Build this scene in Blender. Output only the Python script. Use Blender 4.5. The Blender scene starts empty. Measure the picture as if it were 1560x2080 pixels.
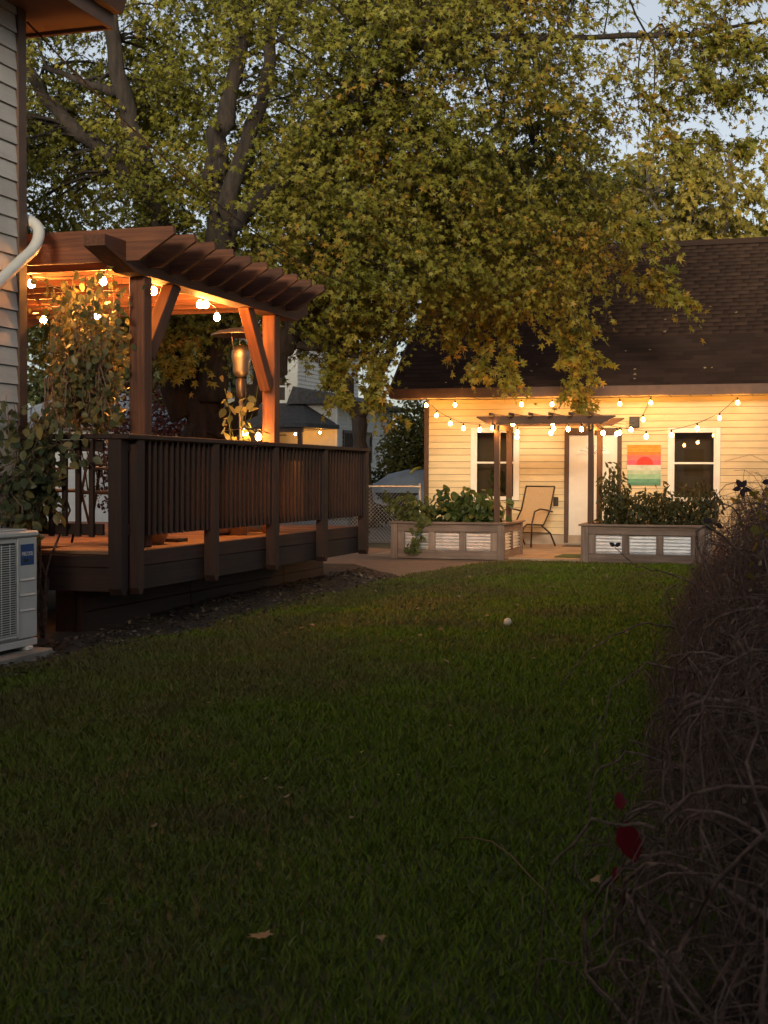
import bpy, bmesh, math, random
import numpy as np
from mathutils import Matrix, Vector, Euler
random.seed(7); rng = np.random.default_rng(11)
R = math.radians
sc = bpy.context.scene
col = sc.collection

# ------------------------------------------------------------------ camera
CAM_H = 1.35
yaw, pitch, roll = R(17.4), R(-1.61), R(0.2)
fw = Vector((-math.sin(yaw)*math.cos(pitch), math.cos(yaw)*math.cos(pitch), math.sin(pitch)))
rt = Vector((math.cos(yaw), math.sin(yaw), 0)); up = rt.cross(fw)
r2 = rt*math.cos(roll) + up*math.sin(roll); u2 = up*math.cos(roll) - rt*math.sin(roll)
cam = bpy.data.cameras.new('camera'); cam_o = bpy.data.objects.new('camera', cam); col.objects.link(cam_o)
cam_o.matrix_world = Matrix(((r2.x, u2.x, -fw.x, 0), (r2.y, u2.y, -fw.y, 0), (r2.z, u2.z, -fw.z, CAM_H), (0, 0, 0, 1)))
cam.lens = 48.0; cam.sensor_width = 36.0; cam.sensor_fit = 'AUTO'
cam.clip_start = 0.05; cam.clip_end = 1000
cam.dof.use_dof = True; cam.dof.focus_distance = 17.0; cam.dof.aperture_fstop = 9.0
sc.camera = cam_o

# ------------------------------------------------------------------ world, sun, exposure
SUN_EL, SUN_ROT = R(7), R(168)
world = bpy.data.worlds.new('World'); sc.world = world; world.use_nodes = True
wn = world.node_tree; wn.nodes.clear()
sky = wn.nodes.new('ShaderNodeTexSky'); sky.sky_type = 'NISHITA'; sky.sun_disc = False
sky.sun_elevation = SUN_EL; sky.sun_rotation = SUN_ROT; sky.air_density = 1.0; sky.dust_density = 1.5; sky.ozone_density = 2.5
bgn = wn.nodes.new('ShaderNodeBackground'); bgn.inputs['Strength'].default_value = 0.078
won = wn.nodes.new('ShaderNodeOutputWorld')
hsv = wn.nodes.new('ShaderNodeHueSaturation'); hsv.inputs['Saturation'].default_value = 0.33; hsv.inputs['Value'].default_value = 1.0
wn.links.new(sky.outputs[0], hsv.inputs['Color']); wn.links.new(hsv.outputs[0], bgn.inputs[0]); wn.links.new(bgn.outputs[0], won.inputs[0])
sun = bpy.data.lights.new('sun', 'SUN'); sun.energy = 2.0; sun.angle = R(14); sun.color = (1.0, 0.89, 0.66)
sun_o = bpy.data.objects.new('sun', sun); col.objects.link(sun_o)
_sd = Vector((math.sin(SUN_ROT)*math.cos(SUN_EL), math.cos(SUN_ROT)*math.cos(SUN_EL), math.sin(SUN_EL)))
sun_o.rotation_euler = _sd.to_track_quat('Z', 'Y').to_euler(); sun_o.location = (0, 0, 30)
sc.view_settings.view_transform = 'Standard'; sc.view_settings.look = 'None'
sc.view_settings.exposure = 1.5; sc.view_settings.gamma = 1.0
sc.render.engine = 'CYCLES'
sc.cycles.use_denoising = True
sc.cycles.max_bounces = 6; sc.cycles.transparent_max_bounces = 12
sc.cycles.sample_clamp_indirect = 4.0
BULB = 118.0
WARM = (1.0, 0.435, 0.092)

# ------------------------------------------------------------------ node helpers and materials
MATS = {}
def nmat(name):
    m = bpy.data.materials.new(name); m.use_nodes = True
    nt = m.node_tree; nt.nodes.clear()
    out = nt.nodes.new('ShaderNodeOutputMaterial'); b = nt.nodes.new('ShaderNodeBsdfPrincipled')
    nt.links.new(b.outputs[0], out.inputs[0]); MATS[name] = m
    return m, nt, b, out
def N(nt, t, **kw):
    n = nt.nodes.new(t)
    for k, v in kw.items(): setattr(n, k, v)
    return n
def ramp(nt, fac, stops):
    r = N(nt, 'ShaderNodeValToRGB'); e = r.color_ramp.elements
    while len(e) < len(stops): e.new(0.5)
    for i, (p, c) in enumerate(stops): e[i].position = p; e[i].color = (*c, 1)
    nt.links.new(fac, r.inputs[0]); return r.outputs[0]
def mixc(nt, fac, a, b, mode='MIX'):
    m = N(nt, 'ShaderNodeMix', data_type='RGBA', blend_type=mode)
    if hasattr(fac, 'links'): nt.links.new(fac, m.inputs[0])
    else: m.inputs[0].default_value = fac
    for s, k in ((a, 6), (b, 7)):
        if hasattr(s, 'links'): nt.links.new(s, m.inputs[k])
        else: m.inputs[k].default_value = (*s, 1)
    return m.outputs[2]
def noise(nt, vec, scale, detail=4, rough=0.55):
    n = N(nt, 'ShaderNodeTexNoise'); n.inputs['Scale'].default_value = scale
    n.inputs['Detail'].default_value = detail; n.inputs['Roughness'].default_value = rough
    if vec is not None: nt.links.new(vec, n.inputs['Vector'])
    return n.outputs[0]
def coords(nt, kind='Object', scale=(1, 1, 1), jitter=True):
    tc = N(nt, 'ShaderNodeTexCoord'); v = tc.outputs[kind]
    if kind == 'World':
        v = None
    mp = N(nt, 'ShaderNodeMapping'); mp.inputs['Scale'].default_value = scale
    if jitter:
        oi = N(nt, 'ShaderNodeObjectInfo'); mu = N(nt, 'ShaderNodeMath', operation='MULTIPLY'); mu.inputs[1].default_value = 57.0
        nt.links.new(oi.outputs['Random'], mu.inputs[0])
        ad = N(nt, 'ShaderNodeVectorMath', operation='ADD'); nt.links.new(v, ad.inputs[0]); nt.links.new(mu.outputs[0], ad.inputs[1]); v = ad.outputs[0]
    nt.links.new(v, mp.inputs[0]); return mp.outputs[0]
def wpos(nt):
    return N(nt, 'ShaderNodeNewGeometry').outputs['Position']
def bump(nt, b, h, strength=0.3, dist=0.01):
    bp = N(nt, 'ShaderNodeBump'); bp.inputs['Strength'].default_value = strength; bp.inputs['Distance'].default_value = dist
    nt.links.new(h, bp.inputs['Height']); nt.links.new(bp.outputs[0], b.inputs['Normal'])
def orand(nt):
    return N(nt, 'ShaderNodeObjectInfo').outputs['Random']
def attr(nt, name='rnd'):
    a = N(nt, 'ShaderNodeAttribute'); a.attribute_name = name; return a.outputs['Fac']
def simple(name, c, rough=0.6, metal=0.0, var=0.12, scale=6.0, bmp=0.0, spec=0.5, per=0.0):
    m, nt, b, o = nmat(name)
    v = coords(nt); f = noise(nt, v, scale)
    lo = tuple(x*(1-var) for x in c); hi = tuple(min(1, x*(1+var)) for x in c)
    c_ = ramp(nt, f, [(0.3, lo), (0.7, hi)])
    if per:        # boards differ a little, with grime streaks
        g = noise(nt, coords(nt, 'Object', (1.2, 1.2, 14), True), 1.0, 5, .7); c_ = mixc(nt, ramp(nt, g, [(0.5, (0, 0, 0)), (0.8, (.5, .5, .5))]), c_, tuple(x*.55 for x in c))
        hs = N(nt, 'ShaderNodeHueSaturation'); mr = N(nt, 'ShaderNodeMapRange'); nt.links.new(orand(nt), mr.inputs[0]); mr.inputs[3].default_value = 1-per; mr.inputs[4].default_value = 1+per
        nt.links.new(mr.outputs[0], hs.inputs['Value']); nt.links.new(c_, hs.inputs['Color']); c_ = hs.outputs[0]
    nt.links.new(c_, b.inputs['Base Color'])
    b.inputs['Roughness'].default_value = rough; b.inputs['Metallic'].default_value = metal
    b.inputs['Specular IOR Level'].default_value = spec
    if bmp: bump(nt, b, noise(nt, v, scale*12), bmp, 0.004)
    return m
def wood(name, c1, c2, rough=0.75, gap=1.0):
    out = []
    for ax in range(3):
        m, nt, b, o = nmat(name + '_' + 'xyz'[ax])
        s = [38.0, 38.0, 38.0]; s[ax] = 1.6
        v = coords(nt, 'Object', s); f = noise(nt, v, 1.0, 6, 0.65)
        big = noise(nt, coords(nt, 'Object', (1, 1, 1)), 1.7, 3)
        c = ramp(nt, f, [(0.28, c1), (0.72, c2)])
        c = mixc(nt, ramp(nt, big, [(0.35, (0, 0, 0)), (0.7, (0.55, 0.55, 0.55))]), c, tuple(x*0.55 for x in c1))
        hs = N(nt, 'ShaderNodeHueSaturation'); mr = N(nt, 'ShaderNodeMapRange'); nt.links.new(orand(nt), mr.inputs[0])
        mr.inputs[3].default_value = 0.72; mr.inputs[4].default_value = 1.25
        nt.links.new(mr.outputs[0], hs.inputs['Value']); nt.links.new(c, hs.inputs['Color'])
        nt.links.new(hs.outputs[0], b.inputs['Base Color']); b.inputs['Roughness'].default_value = rough
        bump(nt, b, f, 0.5, 0.004); out.append(m)
    return out
def leafmat(name, stops, trans=0.35, rough=0.55, spots=True):
    m, nt, b, o = nmat(name)
    a = attr(nt); c = ramp(nt, a, stops)
    if spots:
        f = noise(nt, wpos(nt), 0.9, 2); c = mixc(nt, ramp(nt, f, [(0.42, (0, 0, 0)), (0.66, (0.6, 0.6, 0.6))]), c, stops[-1][1])
    nt.links.new(c, b.inputs['Base Color']); b.inputs['Roughness'].default_value = rough; b.inputs['Specular IOR Level'].default_value = 0.3
    tr = N(nt, 'ShaderNodeBsdfTranslucent'); nt.links.new(c, tr.inputs[0])
    mx = N(nt, 'ShaderNodeMixShader'); mx.inputs[0].default_value = trans
    nt.links.new(b.outputs[0], mx.inputs[1]); nt.links.new(tr.outputs[0], mx.inputs[2]); nt.links.new(mx.outputs[0], o.inputs[0])
    return m

M = {}
M['deckwood'] = wood('deck_wood', (0.013, 0.0045, 0.0025), (0.060, 0.0185, 0.008))
M['pergwood'] = wood('pergola_wood', (0.045, 0.0135, 0.0055), (0.19, 0.062, 0.024))
M['floorwood'] = wood('deck_floor_wood', (0.17, 0.085, 0.045), (0.30, 0.16, 0.085))
M['greywood'] = wood('weathered_wood', (0.14, 0.092, 0.068), (0.38, 0.28, 0.225))
M['arborwood'] = wood('arbor_wood', (0.055, 0.026, 0.014), (0.115, 0.055, 0.030))
M['trim'] = simple('brown_trim', (0.070, 0.034, 0.019), 0.6, var=0.2)
M['housetrim'] = simple('house_trim', (0.095, 0.05, 0.032), 0.6, var=0.2)
M['cream'] = simple('cream_siding', (0.62, 0.495, 0.285), 0.6, var=0.10, scale=2, bmp=0.08, per=.07)
M['white'] = simple('white_paint', (0.72, 0.70, 0.64), 0.5, var=0.05)
M['greysid'] = simple('house_siding', (0.52, 0.475, 0.43), 0.65, var=0.12, scale=3, bmp=0.1, per=.08)
M['nsid'] = simple('neighbour_siding', (0.70, 0.67, 0.61), 0.7, var=0.08)
M['nroof'] = simple('neighbour_roof', (0.075, 0.07, 0.07), 0.9, var=0.3, scale=9)
M['shedroof'] = simple('shed_roof', (0.20, 0.22, 0.24), 0.85, var=0.15, scale=5)
M['conc'] = simple('concrete', (0.34, 0.25, 0.175), 0.85, var=0.25, scale=2.5, bmp=0.2)
M['found'] = simple('foundation', (0.36, 0.30, 0.23), 0.9, var=0.15)
M['metal_d'] = simple('dark_metal', (0.05, 0.038, 0.03), 0.4, 0.6)
M['steel'] = simple('steel', (0.30, 0.27, 0.23), 0.48, 1.0, var=0.05)
M['galv'] = simple('galvanised', (0.55, 0.55, 0.55), 0.42, 0.85, var=0.12, scale=12)
M['corr'] = simple('corrugated_metal', (0.88, 0.88, 0.88), 0.30, 0.9, var=0.1, scale=8)
M['black'] = simple('black_plastic', (0.012, 0.012, 0.012), 0.5)
M['cable'] = simple('cable', (0.012, 0.010, 0.008), 0.6)
M['sling'] = simple('sling_fabric', (0.44, 0.31, 0.17), 0.8, var=0.12, scale=60, bmp=0.2)
M['acbody'] = simple('unit_enamel', (0.55, 0.53, 0.49), 0.42, var=0.06)
M['blue'] = simple('badge_blue', (0.006, 0.05, 0.20), 0.35)
M['padc'] = simple('pad_concrete', (0.22, 0.2, 0.17), 0.9, var=0.2)
M['bowl'] = simple('beige_plastic', (0.42, 0.31, 0.20), 0.5)
M['cush'] = simple('beige_fabric', (0.36, 0.25, 0.16), 0.9, var=0.2, scale=20)
M['soil'] = simple('soil', (0.045, 0.032, 0.022), 0.95, var=0.5, scale=14, bmp=0.8)
M['mat'] = simple('door_mat', (0.10, 0.075, 0.05), 0.95, var=0.3, scale=30)
M['gmat'] = simple('green_mat', (0.05, 0.09, 0.03), 0.95, var=0.3, scale=40)
M['pipe'] = simple('downspout_white', (0.62, 0.58, 0.53), 0.45, var=0.06)
M['ballm'] = simple('ball', (0.62, 0.55, 0.42), 0.6, var=0.1, scale=30, bmp=0.1)
M['tarp'] = simple('boat_cover', (0.30, 0.33, 0.37), 0.6, var=0.15, scale=3, bmp=0.3)
M['yellow'] = simple('yellow_strap', (0.8, 0.62, 0.06), 0.5)
M['inside'] = simple('dark_room', (0.11, 0.08, 0.05), 0.9)
def bark(name, c1, c2, sc_=(9, 9, 1.6), b_=1.0, d_=0.05):
    m, nt, b, o = nmat(name); tc = N(nt, 'ShaderNodeTexCoord'); mp = N(nt, 'ShaderNodeMapping'); mp.inputs['Scale'].default_value = sc_
    nt.links.new(tc.outputs['Object'], mp.inputs[0]); f = noise(nt, mp.outputs[0], 1.4, 7, 0.7)
    nt.links.new(ramp(nt, f, [(0.35, c1), (0.68, c2)]), b.inputs['Base Color']); b.inputs['Roughness'].default_value = 0.95
    bump(nt, b, f, b_, d_); return m
M['bark'] = bark('maple_bark', (0.005, 0.0035, 0.0025), (0.040, 0.025, 0.017))
M['bark2'] = bark('smooth_bark', (0.07, 0.055, 0.042), (0.16, 0.13, 0.10), (6, 6, 2), 0.4, 0.02)
M['twig'] = bark('twig_bark', (0.055, 0.033, 0.023), (0.23, 0.145, 0.108), (20, 20, 20), 0.3, 0.002)
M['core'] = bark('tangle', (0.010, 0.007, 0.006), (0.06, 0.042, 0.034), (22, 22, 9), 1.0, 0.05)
G1, G2, G3 = (0.108, 0.116, 0.013), (0.200, 0.182, 0.026), (0.20, 0.145, 0.022)
M['maple'] = leafmat('maple_leaves', [(0.0, G1), (0.55, G2), (0.85, (0.26, 0.20, 0.03)), (1.0, (0.36, 0.20, 0.03))], 0.4, spots=False)
M['maple2'] = leafmat('pale_tree_leaves', [(0.0, (0.12, 0.11, 0.02)), (0.6, (0.24, 0.185, 0.03)), (1.0, (0.33, 0.21, 0.03))], 0.4, spots=False)
M['darkleaf'] = leafmat('dark_tree_leaves', [(0.0, (0.028, 0.036, 0.010)), (1.0, (0.075, 0.085, 0.022))], 0.3, spots=False)
M['redleaf'] = leafmat('red_bush_leaves', [(0.0, (0.07, 0.014, 0.010)), (1.0, (0.16, 0.04, 0.022))], 0.3, spots=False)
M['bushleaf'] = leafmat('bush_leaves', [(0.0, (0.05, 0.065, 0.014)), (1.0, (0.13, 0.14, 0.035))], 0.3, spots=False)
M['pomleaf'] = leafmat('round_bush_leaves', [(0.0, (0.15, 0.16, 0.04)), (1.0, (0.32, 0.27, 0.07))], 0.4, spots=False)
M['vineleaf'] = leafmat('vine_leaves', [(0.0, (0.055, 0.075, 0.035)), (0.6, (0.12, 0.13, 0.06)), (1.0, (0.24, 0.19, 0.07))], 0.45, 0.4, spots=False)
M['plantleaf'] = leafmat('planter_leaves', [(0.0, (0.035, 0.055, 0.014)), (0.7, (0.075, 0.105, 0.028)), (1.0, (0.12, 0.13, 0.04))], 0.3, 0.4, spots=False)
M['dryplant'] = leafmat('wilted_leaves', [(0.0, (0.035, 0.038, 0.012)), (0.7, (0.075, 0.075, 0.026)), (1.0, (0.12, 0.095, 0.035))], 0.3, spots=False)
M['clover'] = leafmat('clover_leaves', [(0.0, (0.03, 0.05, 0.01)), (1.0, (0.06, 0.085, 0.02))], 0.1, 0.95, spots=False)
M['fallen'] = leafmat('fallen_leaves', [(0.0, (0.20, 0.12, 0.06)), (0.5, (0.34, 0.24, 0.13)), (1.0, (0.42, 0.22, 0.09))], 0.15, 0.8, spots=False)
M['litter'] = leafmat('leaf_litter', [(0.0, (0.06, 0.04, 0.028)), (0.6, (0.13, 0.09, 0.06)), (1.0, (0.30, 0.22, 0.15))], 0.1, 0.9, spots=False)
M['crimson'] = leafmat('crimson_leaf', [(0.0, (0.13, 0.006, 0.014)), (1.0, (0.17, 0.012, 0.018))], 0.3, spots=False)
M['purpleleaf'] = leafmat('dark_purple_leaf', [(0.0, (0.022, 0.012, 0.016)), (1.0, (0.09, 0.03, 0.02))], 0.2, spots=False)
# grass: blades and the turf under them share a patchy green/brown by position
def grassmat(name, dark):
    m, nt, b, o = nmat(name); p = wpos(nt)
    f = noise(nt, p, 0.75, 4, 0.6); f2 = noise(nt, p, 3.2, 3)
    g = ramp(nt, attr(nt), [(0.0, (0.064, 0.112, 0.003)), (0.86, (0.155, 0.190, 0.010)), (0.93, (0.16, 0.135, 0.05)), (1.0, (0.24, 0.19, 0.10))]) if not dark else mixc(nt, f2, (0.024, 0.034, 0.005), (0.042, 0.050, 0.010))
    d = mixc(nt, attr(nt), (0.085, 0.065, 0.022), (0.16, 0.12, 0.05)) if not dark else (0.05, 0.036, 0.02)
    sx = N(nt, 'ShaderNodeSeparateXYZ'); nt.links.new(p, sx.inputs[0])
    mr = N(nt, 'ShaderNodeMapRange'); nt.links.new(sx.outputs[0], mr.inputs[0])
    mr.inputs[1].default_value = -4.4; mr.inputs[2].default_value = -0.9; mr.inputs[3].default_value = 0.19; mr.inputs[4].default_value = -0.06
    ad = N(nt, 'ShaderNodeMath', operation='ADD'); nt.links.new(f, ad.inputs[0]); nt.links.new(mr.outputs[0], ad.inputs[1])
    k = ramp(nt, ad.outputs[0], [(0.50, (0, 0, 0)), (0.70, (0.75, 0.75, 0.75))])
    nt.links.new(mixc(nt, k, g, d), b.inputs['Base Color']); b.inputs['Roughness'].default_value = 0.7; b.inputs['Specular IOR Level'].default_value = 0.25
    return m
M['blade'] = grassmat('grass_blades', False); M['turf'] = grassmat('turf', True)
def gravel(name, c1, c2, s):
    m, nt, b, o = nmat(name); p = wpos(nt); f = noise(nt, p, s, 5, 0.7); g = noise(nt, p, 1.1, 3)
    c = mixc(nt, g, ramp(nt, f, [(0.3, c1), (0.7, c2)]), c1); nt.links.new(c, b.inputs['Base Color']); b.inputs['Roughness'].default_value = 0.95
    bump(nt, b, f, 0.6, 0.02); return m
M['gravel'] = gravel('alley_gravel', (0.13, 0.13, 0.135), (0.30, 0.30, 0.30), 30)
M['path'] = gravel('worn_slab', (0.16, 0.105, 0.07), (0.34, 0.24, 0.165), 9)
M['ground'] = gravel('far_ground', (0.035, 0.04, 0.018), (0.075, 0.07, 0.035), 3)
def emis(name, c, s):
    m = bpy.data.materials.new(name); m.use_nodes = True; nt = m.node_tree; nt.nodes.clear()
    e = N(nt, 'ShaderNodeEmission'); e.inputs[0].default_value = (*c, 1); e.inputs[1].default_value = s
    o = N(nt, 'ShaderNodeOutputMaterial'); nt.links.new(e.outputs[0], o.inputs[0]); return m
M['bulb'] = emis('bulb_glow', WARM, BULB); M['bulb2'] = emis('amber_bulb_glow', (1.0, 0.36, 0.07), BULB*4.4)
def glass():
    m, nt, b, o = nmat('window_glass'); g = N(nt, 'ShaderNodeBsdfGlossy'); g.inputs['Roughness'].default_value = 0.02
    t = N(nt, 'ShaderNodeBsdfTransparent'); t.inputs[0].default_value = (0.85, 0.83, 0.78, 1)
    fr = N(nt, 'ShaderNodeFresnel'); fr.inputs[0].default_value = 1.5
    mx = N(nt, 'ShaderNodeMixShader'); nt.links.new(fr.outputs[0], mx.inputs[0]); nt.links.new(t.outputs[0], mx.inputs[1]); nt.links.new(g.outputs[0], mx.inputs[2])
    nt.links.new(mx.outputs[0], o.inputs[0]); return m
M['glass'] = glass()
def shingle():
    m, nt, b, o = nmat('shingle'); f = noise(nt, wpos(nt), 40, 3); a = attr(nt)
    s = N(nt, 'ShaderNodeMath', operation='ADD'); nt.links.new(a, s.inputs[0]); nt.links.new(orand(nt), s.inputs[1])
    fr = N(nt, 'ShaderNodeMath', operation='FRACT'); nt.links.new(s.outputs[0], fr.inputs[0])
    c = ramp(nt, fr.outputs[0], [(0.0, (0.030, 0.0165, 0.0105)), (0.5, (0.043, 0.024, 0.015)), (1.0, (0.060, 0.034, 0.021))])
    nt.links.new(mixc(nt, f, c, (0.03, 0.018, 0.015)), b.inputs['Base Color']); b.inputs['Roughness'].default_value = 0.95; b.inputs['Specular IOR Level'].default_value = 0.078
    return m
M['shingle'] = shingle()

# ------------------------------------------------------------------ object helpers
WM = {}
def put(o, world, parent=None):
    col.objects.link(o); WM[o] = world.copy()
    if parent is not None:
        o.parent = parent; o.matrix_basis = WM[parent].inverted() @ world
    else: o.matrix_basis = world
    return o
def T(x, y, z): return Matrix.Translation((x, y, z))
def thing(name, label, cat, loc=(0, 0, 0), rz=0.0, group=None):
    o = bpy.data.objects.new(name, None); o.empty_display_size = 0.2
    put(o, T(*loc) @ Matrix.Rotation(rz, 4, 'Z')); o['label'] = label; o['category'] = cat
    if group: o['group'] = group
    return o
def tag(o, label, cat, group=None):
    o['label'] = label; o['category'] = cat
    if group: o['group'] = group
    return o
def mesh_np(name, v, f_flat, counts, mat, rnd=None, smooth=False):
    me = bpy.data.meshes.new(name); v = np.asarray(v, np.float32).reshape(-1, 3)
    f_flat = np.asarray(f_flat, np.int32); counts = np.asarray(counts, np.int32)
    me.vertices.add(len(v)); me.vertices.foreach_set('co', v.ravel())
    me.loops.add(len(f_flat)); me.loops.foreach_set('vertex_index', f_flat)
    me.polygons.add(len(counts)); st = np.concatenate(([0], np.cumsum(counts)[:-1])).astype(np.int32)
    me.polygons.foreach_set('loop_start', st); me.polygons.foreach_set('loop_total', counts)
    if smooth: me.polygons.foreach_set('use_smooth', np.ones(len(counts), bool))
    if rnd is not None:
        a = me.attributes.new('rnd', 'FLOAT', 'POINT'); a.data.foreach_set('value', np.asarray(rnd, np.float32))
    me.update(calc_edges=True); me.validate()
    if mat is not None: me.materials.append(mat)
    return me
class MB:
    """collects shapes into one mesh"""
    def __init__(s): s.v = []; s.f = []; s.sm = []
    def add(s, vs, fs, sm=False):
        k = len(s.v); s.v += [tuple(p) for p in vs]; s.f += [tuple(i+k for i in f) for f in fs]; s.sm += [sm]*len(fs); return s
    def box(s, c, d, rot=None, ch=0.0):
        vs, fs = chbox(d, ch); m = rot.to_3x3() if rot is not None else None
        vs = [(m @ Vector(p) if m is not None else Vector(p)) + Vector(c) for p in vs]; return s.add(vs, fs)
    def bb(s, x0, x1, y0, y1, z0, z1, ch=0.0):
        return s.box(((x0+x1)/2, (y0+y1)/2, (z0+z1)/2), (x1-x0, y1-y0, z1-z0), None, ch)
    def tube(s, pts, rad, n=8, cap=True):
        pts = [Vector(p) for p in pts]; rad = rad if hasattr(rad, '__len__') else [rad]*len(pts)
        vs, fs = [], []; ref = None
        for i, p in enumerate(pts):
            t = (pts[min(i+1, len(pts)-1)] - pts[max(i-1, 0)]).normalized()
            if ref is None: ref = t.orthogonal().normalized()
            ref = (ref - t*ref.dot(t)); ref = ref.normalized() if ref.length > 1e-6 else t.orthogonal().normalized()
            w = t.cross(ref)
            for k in range(n):
                a = 2*math.pi*k/n; vs.append(p + (ref*math.cos(a) + w*math.sin(a))*rad[i])
        for i in range(len(pts)-1):
            for k in range(n): fs.append((i*n+k, i*n+(k+1) % n, (i+1)*n+(k+1) % n, (i+1)*n+k))
        if cap: fs.append(tuple(reversed(range(n)))); fs.append(tuple((len(pts)-1)*n+k for k in range(n)))
        return s.add(vs, fs, True)
    def lathe(s, prof, c=(0, 0, 0), n=16):
        vs, fs = [], []
        for r_, z in prof:
            for k in range(n): a = 2*math.pi*k/n; vs.append((c[0]+r_*math.cos(a), c[1]+r_*math.sin(a), c[2]+z))
        for i in range(len(prof)-1):
            for k in range(n): fs.append((i*n+k, i*n+(k+1) % n, (i+1)*n+(k+1) % n, (i+1)*n+k))
        return s.add(vs, fs, True)
    def prism(s, poly, axis, a0, a1):
        """poly in the two remaining axes (in xyz order), extruded along axis"""
        def mk(p, a): q = list(p); q.insert(axis, a); return q
        n = len(poly); vs = [mk(p, a0) for p in poly] + [mk(p, a1) for p in poly]
        fs = [tuple(range(n)), tuple(reversed(range(n, 2*n)))] + [(i, n+i, n+(i+1) % n, (i+1) % n) for i in range(n)]
        return s.add(vs, fs)
    def mesh(s, name, mat):
        me = bpy.data.meshes.new(name); me.from_pydata([tuple(v) for v in s.v], [], s.f)
        me.polygons.foreach_set('use_smooth', s.sm)
        bm = bmesh.new(); bm.from_mesh(me); bmesh.ops.recalc_face_normals(bm, faces=bm.faces); bm.to_mesh(me); bm.free()
        for m_ in (mat if isinstance(mat, (list, tuple)) else [mat]): me.materials.append(m_)
        return me
    def build(s, name, mat, parent=None, at=None):
        """shape coordinates are world coordinates; the origin is put at `at` (default: bounds' low centre)"""
        a = np.array(s.v); lo, hi = a.min(0), a.max(0)
        at = at if at is not None else ((lo[0]+hi[0])/2, (lo[1]+hi[1])/2, lo[2])
        s.v = [(p[0]-at[0], p[1]-at[1], p[2]-at[2]) for p in s.v]
        return put(bpy.data.objects.new(name, s.mesh(name, mat)), T(*at), parent)
def chbox(d, ch):
    x, y, z = d[0]/2, d[1]/2, d[2]/2
    if ch <= 0:
        return [(-x, -y, -z), (x, -y, -z), (x, y, -z), (-x, y, -z), (-x, -y, z), (x, -y, z), (x, y, z), (-x, y, z)], \
               [(0, 3, 2, 1), (4, 5, 6, 7), (0, 1, 5, 4), (1, 2, 6, 5), (2, 3, 7, 6), (3, 0, 4, 7)]
    vs, idx = [], {}
    for sx in (-1, 1):
        for sy in (-1, 1):
            for sz in (-1, 1):
                for a in range(3):
                    p = [sx*(x-ch), sy*(y-ch), sz*(z-ch)]; p[a] = (sx*x, sy*y, sz*z)[a]
                    idx[(sx, sy, sz, a)] = len(vs); vs.append(tuple(p))
    fs = []
    for a in range(3):
        b_, c_ = [(1, 2), (0, 2), (0, 1)][a]
        for s_ in (-1, 1):
            q = []
            for (i, j) in ((-1, -1), (1, -1), (1, 1), (-1, 1)):
                k = [0, 0, 0]; k[a] = s_; k[b_] = i; k[c_] = j; q.append(idx[(*k, a)])
            fs.append(tuple(q))
    for a in range(3):
        b_, c_ = [(1, 2), (0, 2), (0, 1)][a]
        for i in (-1, 1):
            for j in (-1, 1):
                k0 = [0, 0, 0]; k0[a] = -1; k0[b_] = i; k0[c_] = j; k1 = list(k0); k1[a] = 1
                fs.append((idx[(*k0, b_)], idx[(*k1, b_)], idx[(*k1, c_)], idx[(*k0, c_)]))
    for sx in (-1, 1):
        for sy in (-1, 1):
            for sz in (-1, 1): fs.append(tuple(idx[(sx, sy, sz, a)] for a in range(3)))
    return vs, fs
PC = {}
def plank(name, x0, x1, y0, y1, z0, z1, mat, parent=None, ch=0.004, rot=None):
    """a board: shared mesh for alike sizes, grain along its longest side"""
    d = (x1-x0, y1-y0, z1-z0); m = mat
    if isinstance(mat, list): m = mat[max(range(3), key=lambda i: d[i])]
    key = (tuple(round(a, 3) for a in d), m.name, ch)
    if key not in PC: PC[key] = MB().add(*chbox(d, min(ch, min(d)*0.3))).mesh(name, m)
    w = T((x0+x1)/2, (y0+y1)/2, (z0+z1)/2)
    if rot is not None: w = w @ rot
    return put(bpy.data.objects.new(name, PC[key]), w, parent)
def struct(o): o['kind'] = 'structure'; return o
def stuff(o): o['kind'] = 'stuff'; return o

# ------------------------------------------------------------------ leaf machinery
def leaf_template(kind):
    if kind == 'maple':
        o = [(0, 0), (.16, .05), (.40, -.06), (.34, .18), (.60, .42), (.30, .42), (.26, .60), (.12, .62), (0, 1.0)]
        o = o + [(-x, y) for x, y in reversed(o[1:-1])]
        v = [(0, .32)] + o
        f = [(0, i+1, (i+1) % len(o)+1) for i in range(len(o))]
    elif kind == 'star':
        o = [(0, 0), (.42, .05), (.24, .30), (.50, .55), (.16, .58), (0, 1.0), (-.16, .58), (-.50, .55), (-.24, .30), (-.42, .05)]
        v = [(0, .35)] + o; f = [(0, i+1, (i+1) % len(o)+1) for i in range(len(o))]
    elif kind == 'lobed':
        v = [(-.15, .12), (0, 1.0), (.15, .12), (0, .02), (.56, .62), (.10, .50), (-.56, .62), (-.10, .50), (.44, .10), (-.44, .10), (0, .30)]
        f = [(0, 2, 1), (3, 4, 5), (3, 7, 6), (3, 8, 10), (3, 10, 9)]
    elif kind == 'oval':
        o = [(0, 0), (.24, .18), (.33, .45), (.22, .75), (0, 1.0), (-.22, .75), (-.33, .45), (-.24, .18)]
        v = [(0, .45)] + o; f = [(0, i+1, (i+1) % len(o)+1) for i in range(len(o))]
    elif kind == 'lance':
        v = [(0, 0), (.17, .38), (0, 1.0), (-.17, .38)]; f = [(0, 1, 2), (0, 2, 3)]
    elif kind == 'chip':
        v = [(0, 0), (.3, .4), (0, 1.0), (-.3, .4)]; f = [(0, 1, 2), (0, 2, 3)]
    v = np.array([(x, y, 0.16*abs(x) - 0.10*y*y) for x, y in v], np.float32)
    return v, np.array(f, np.int32)
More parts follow.
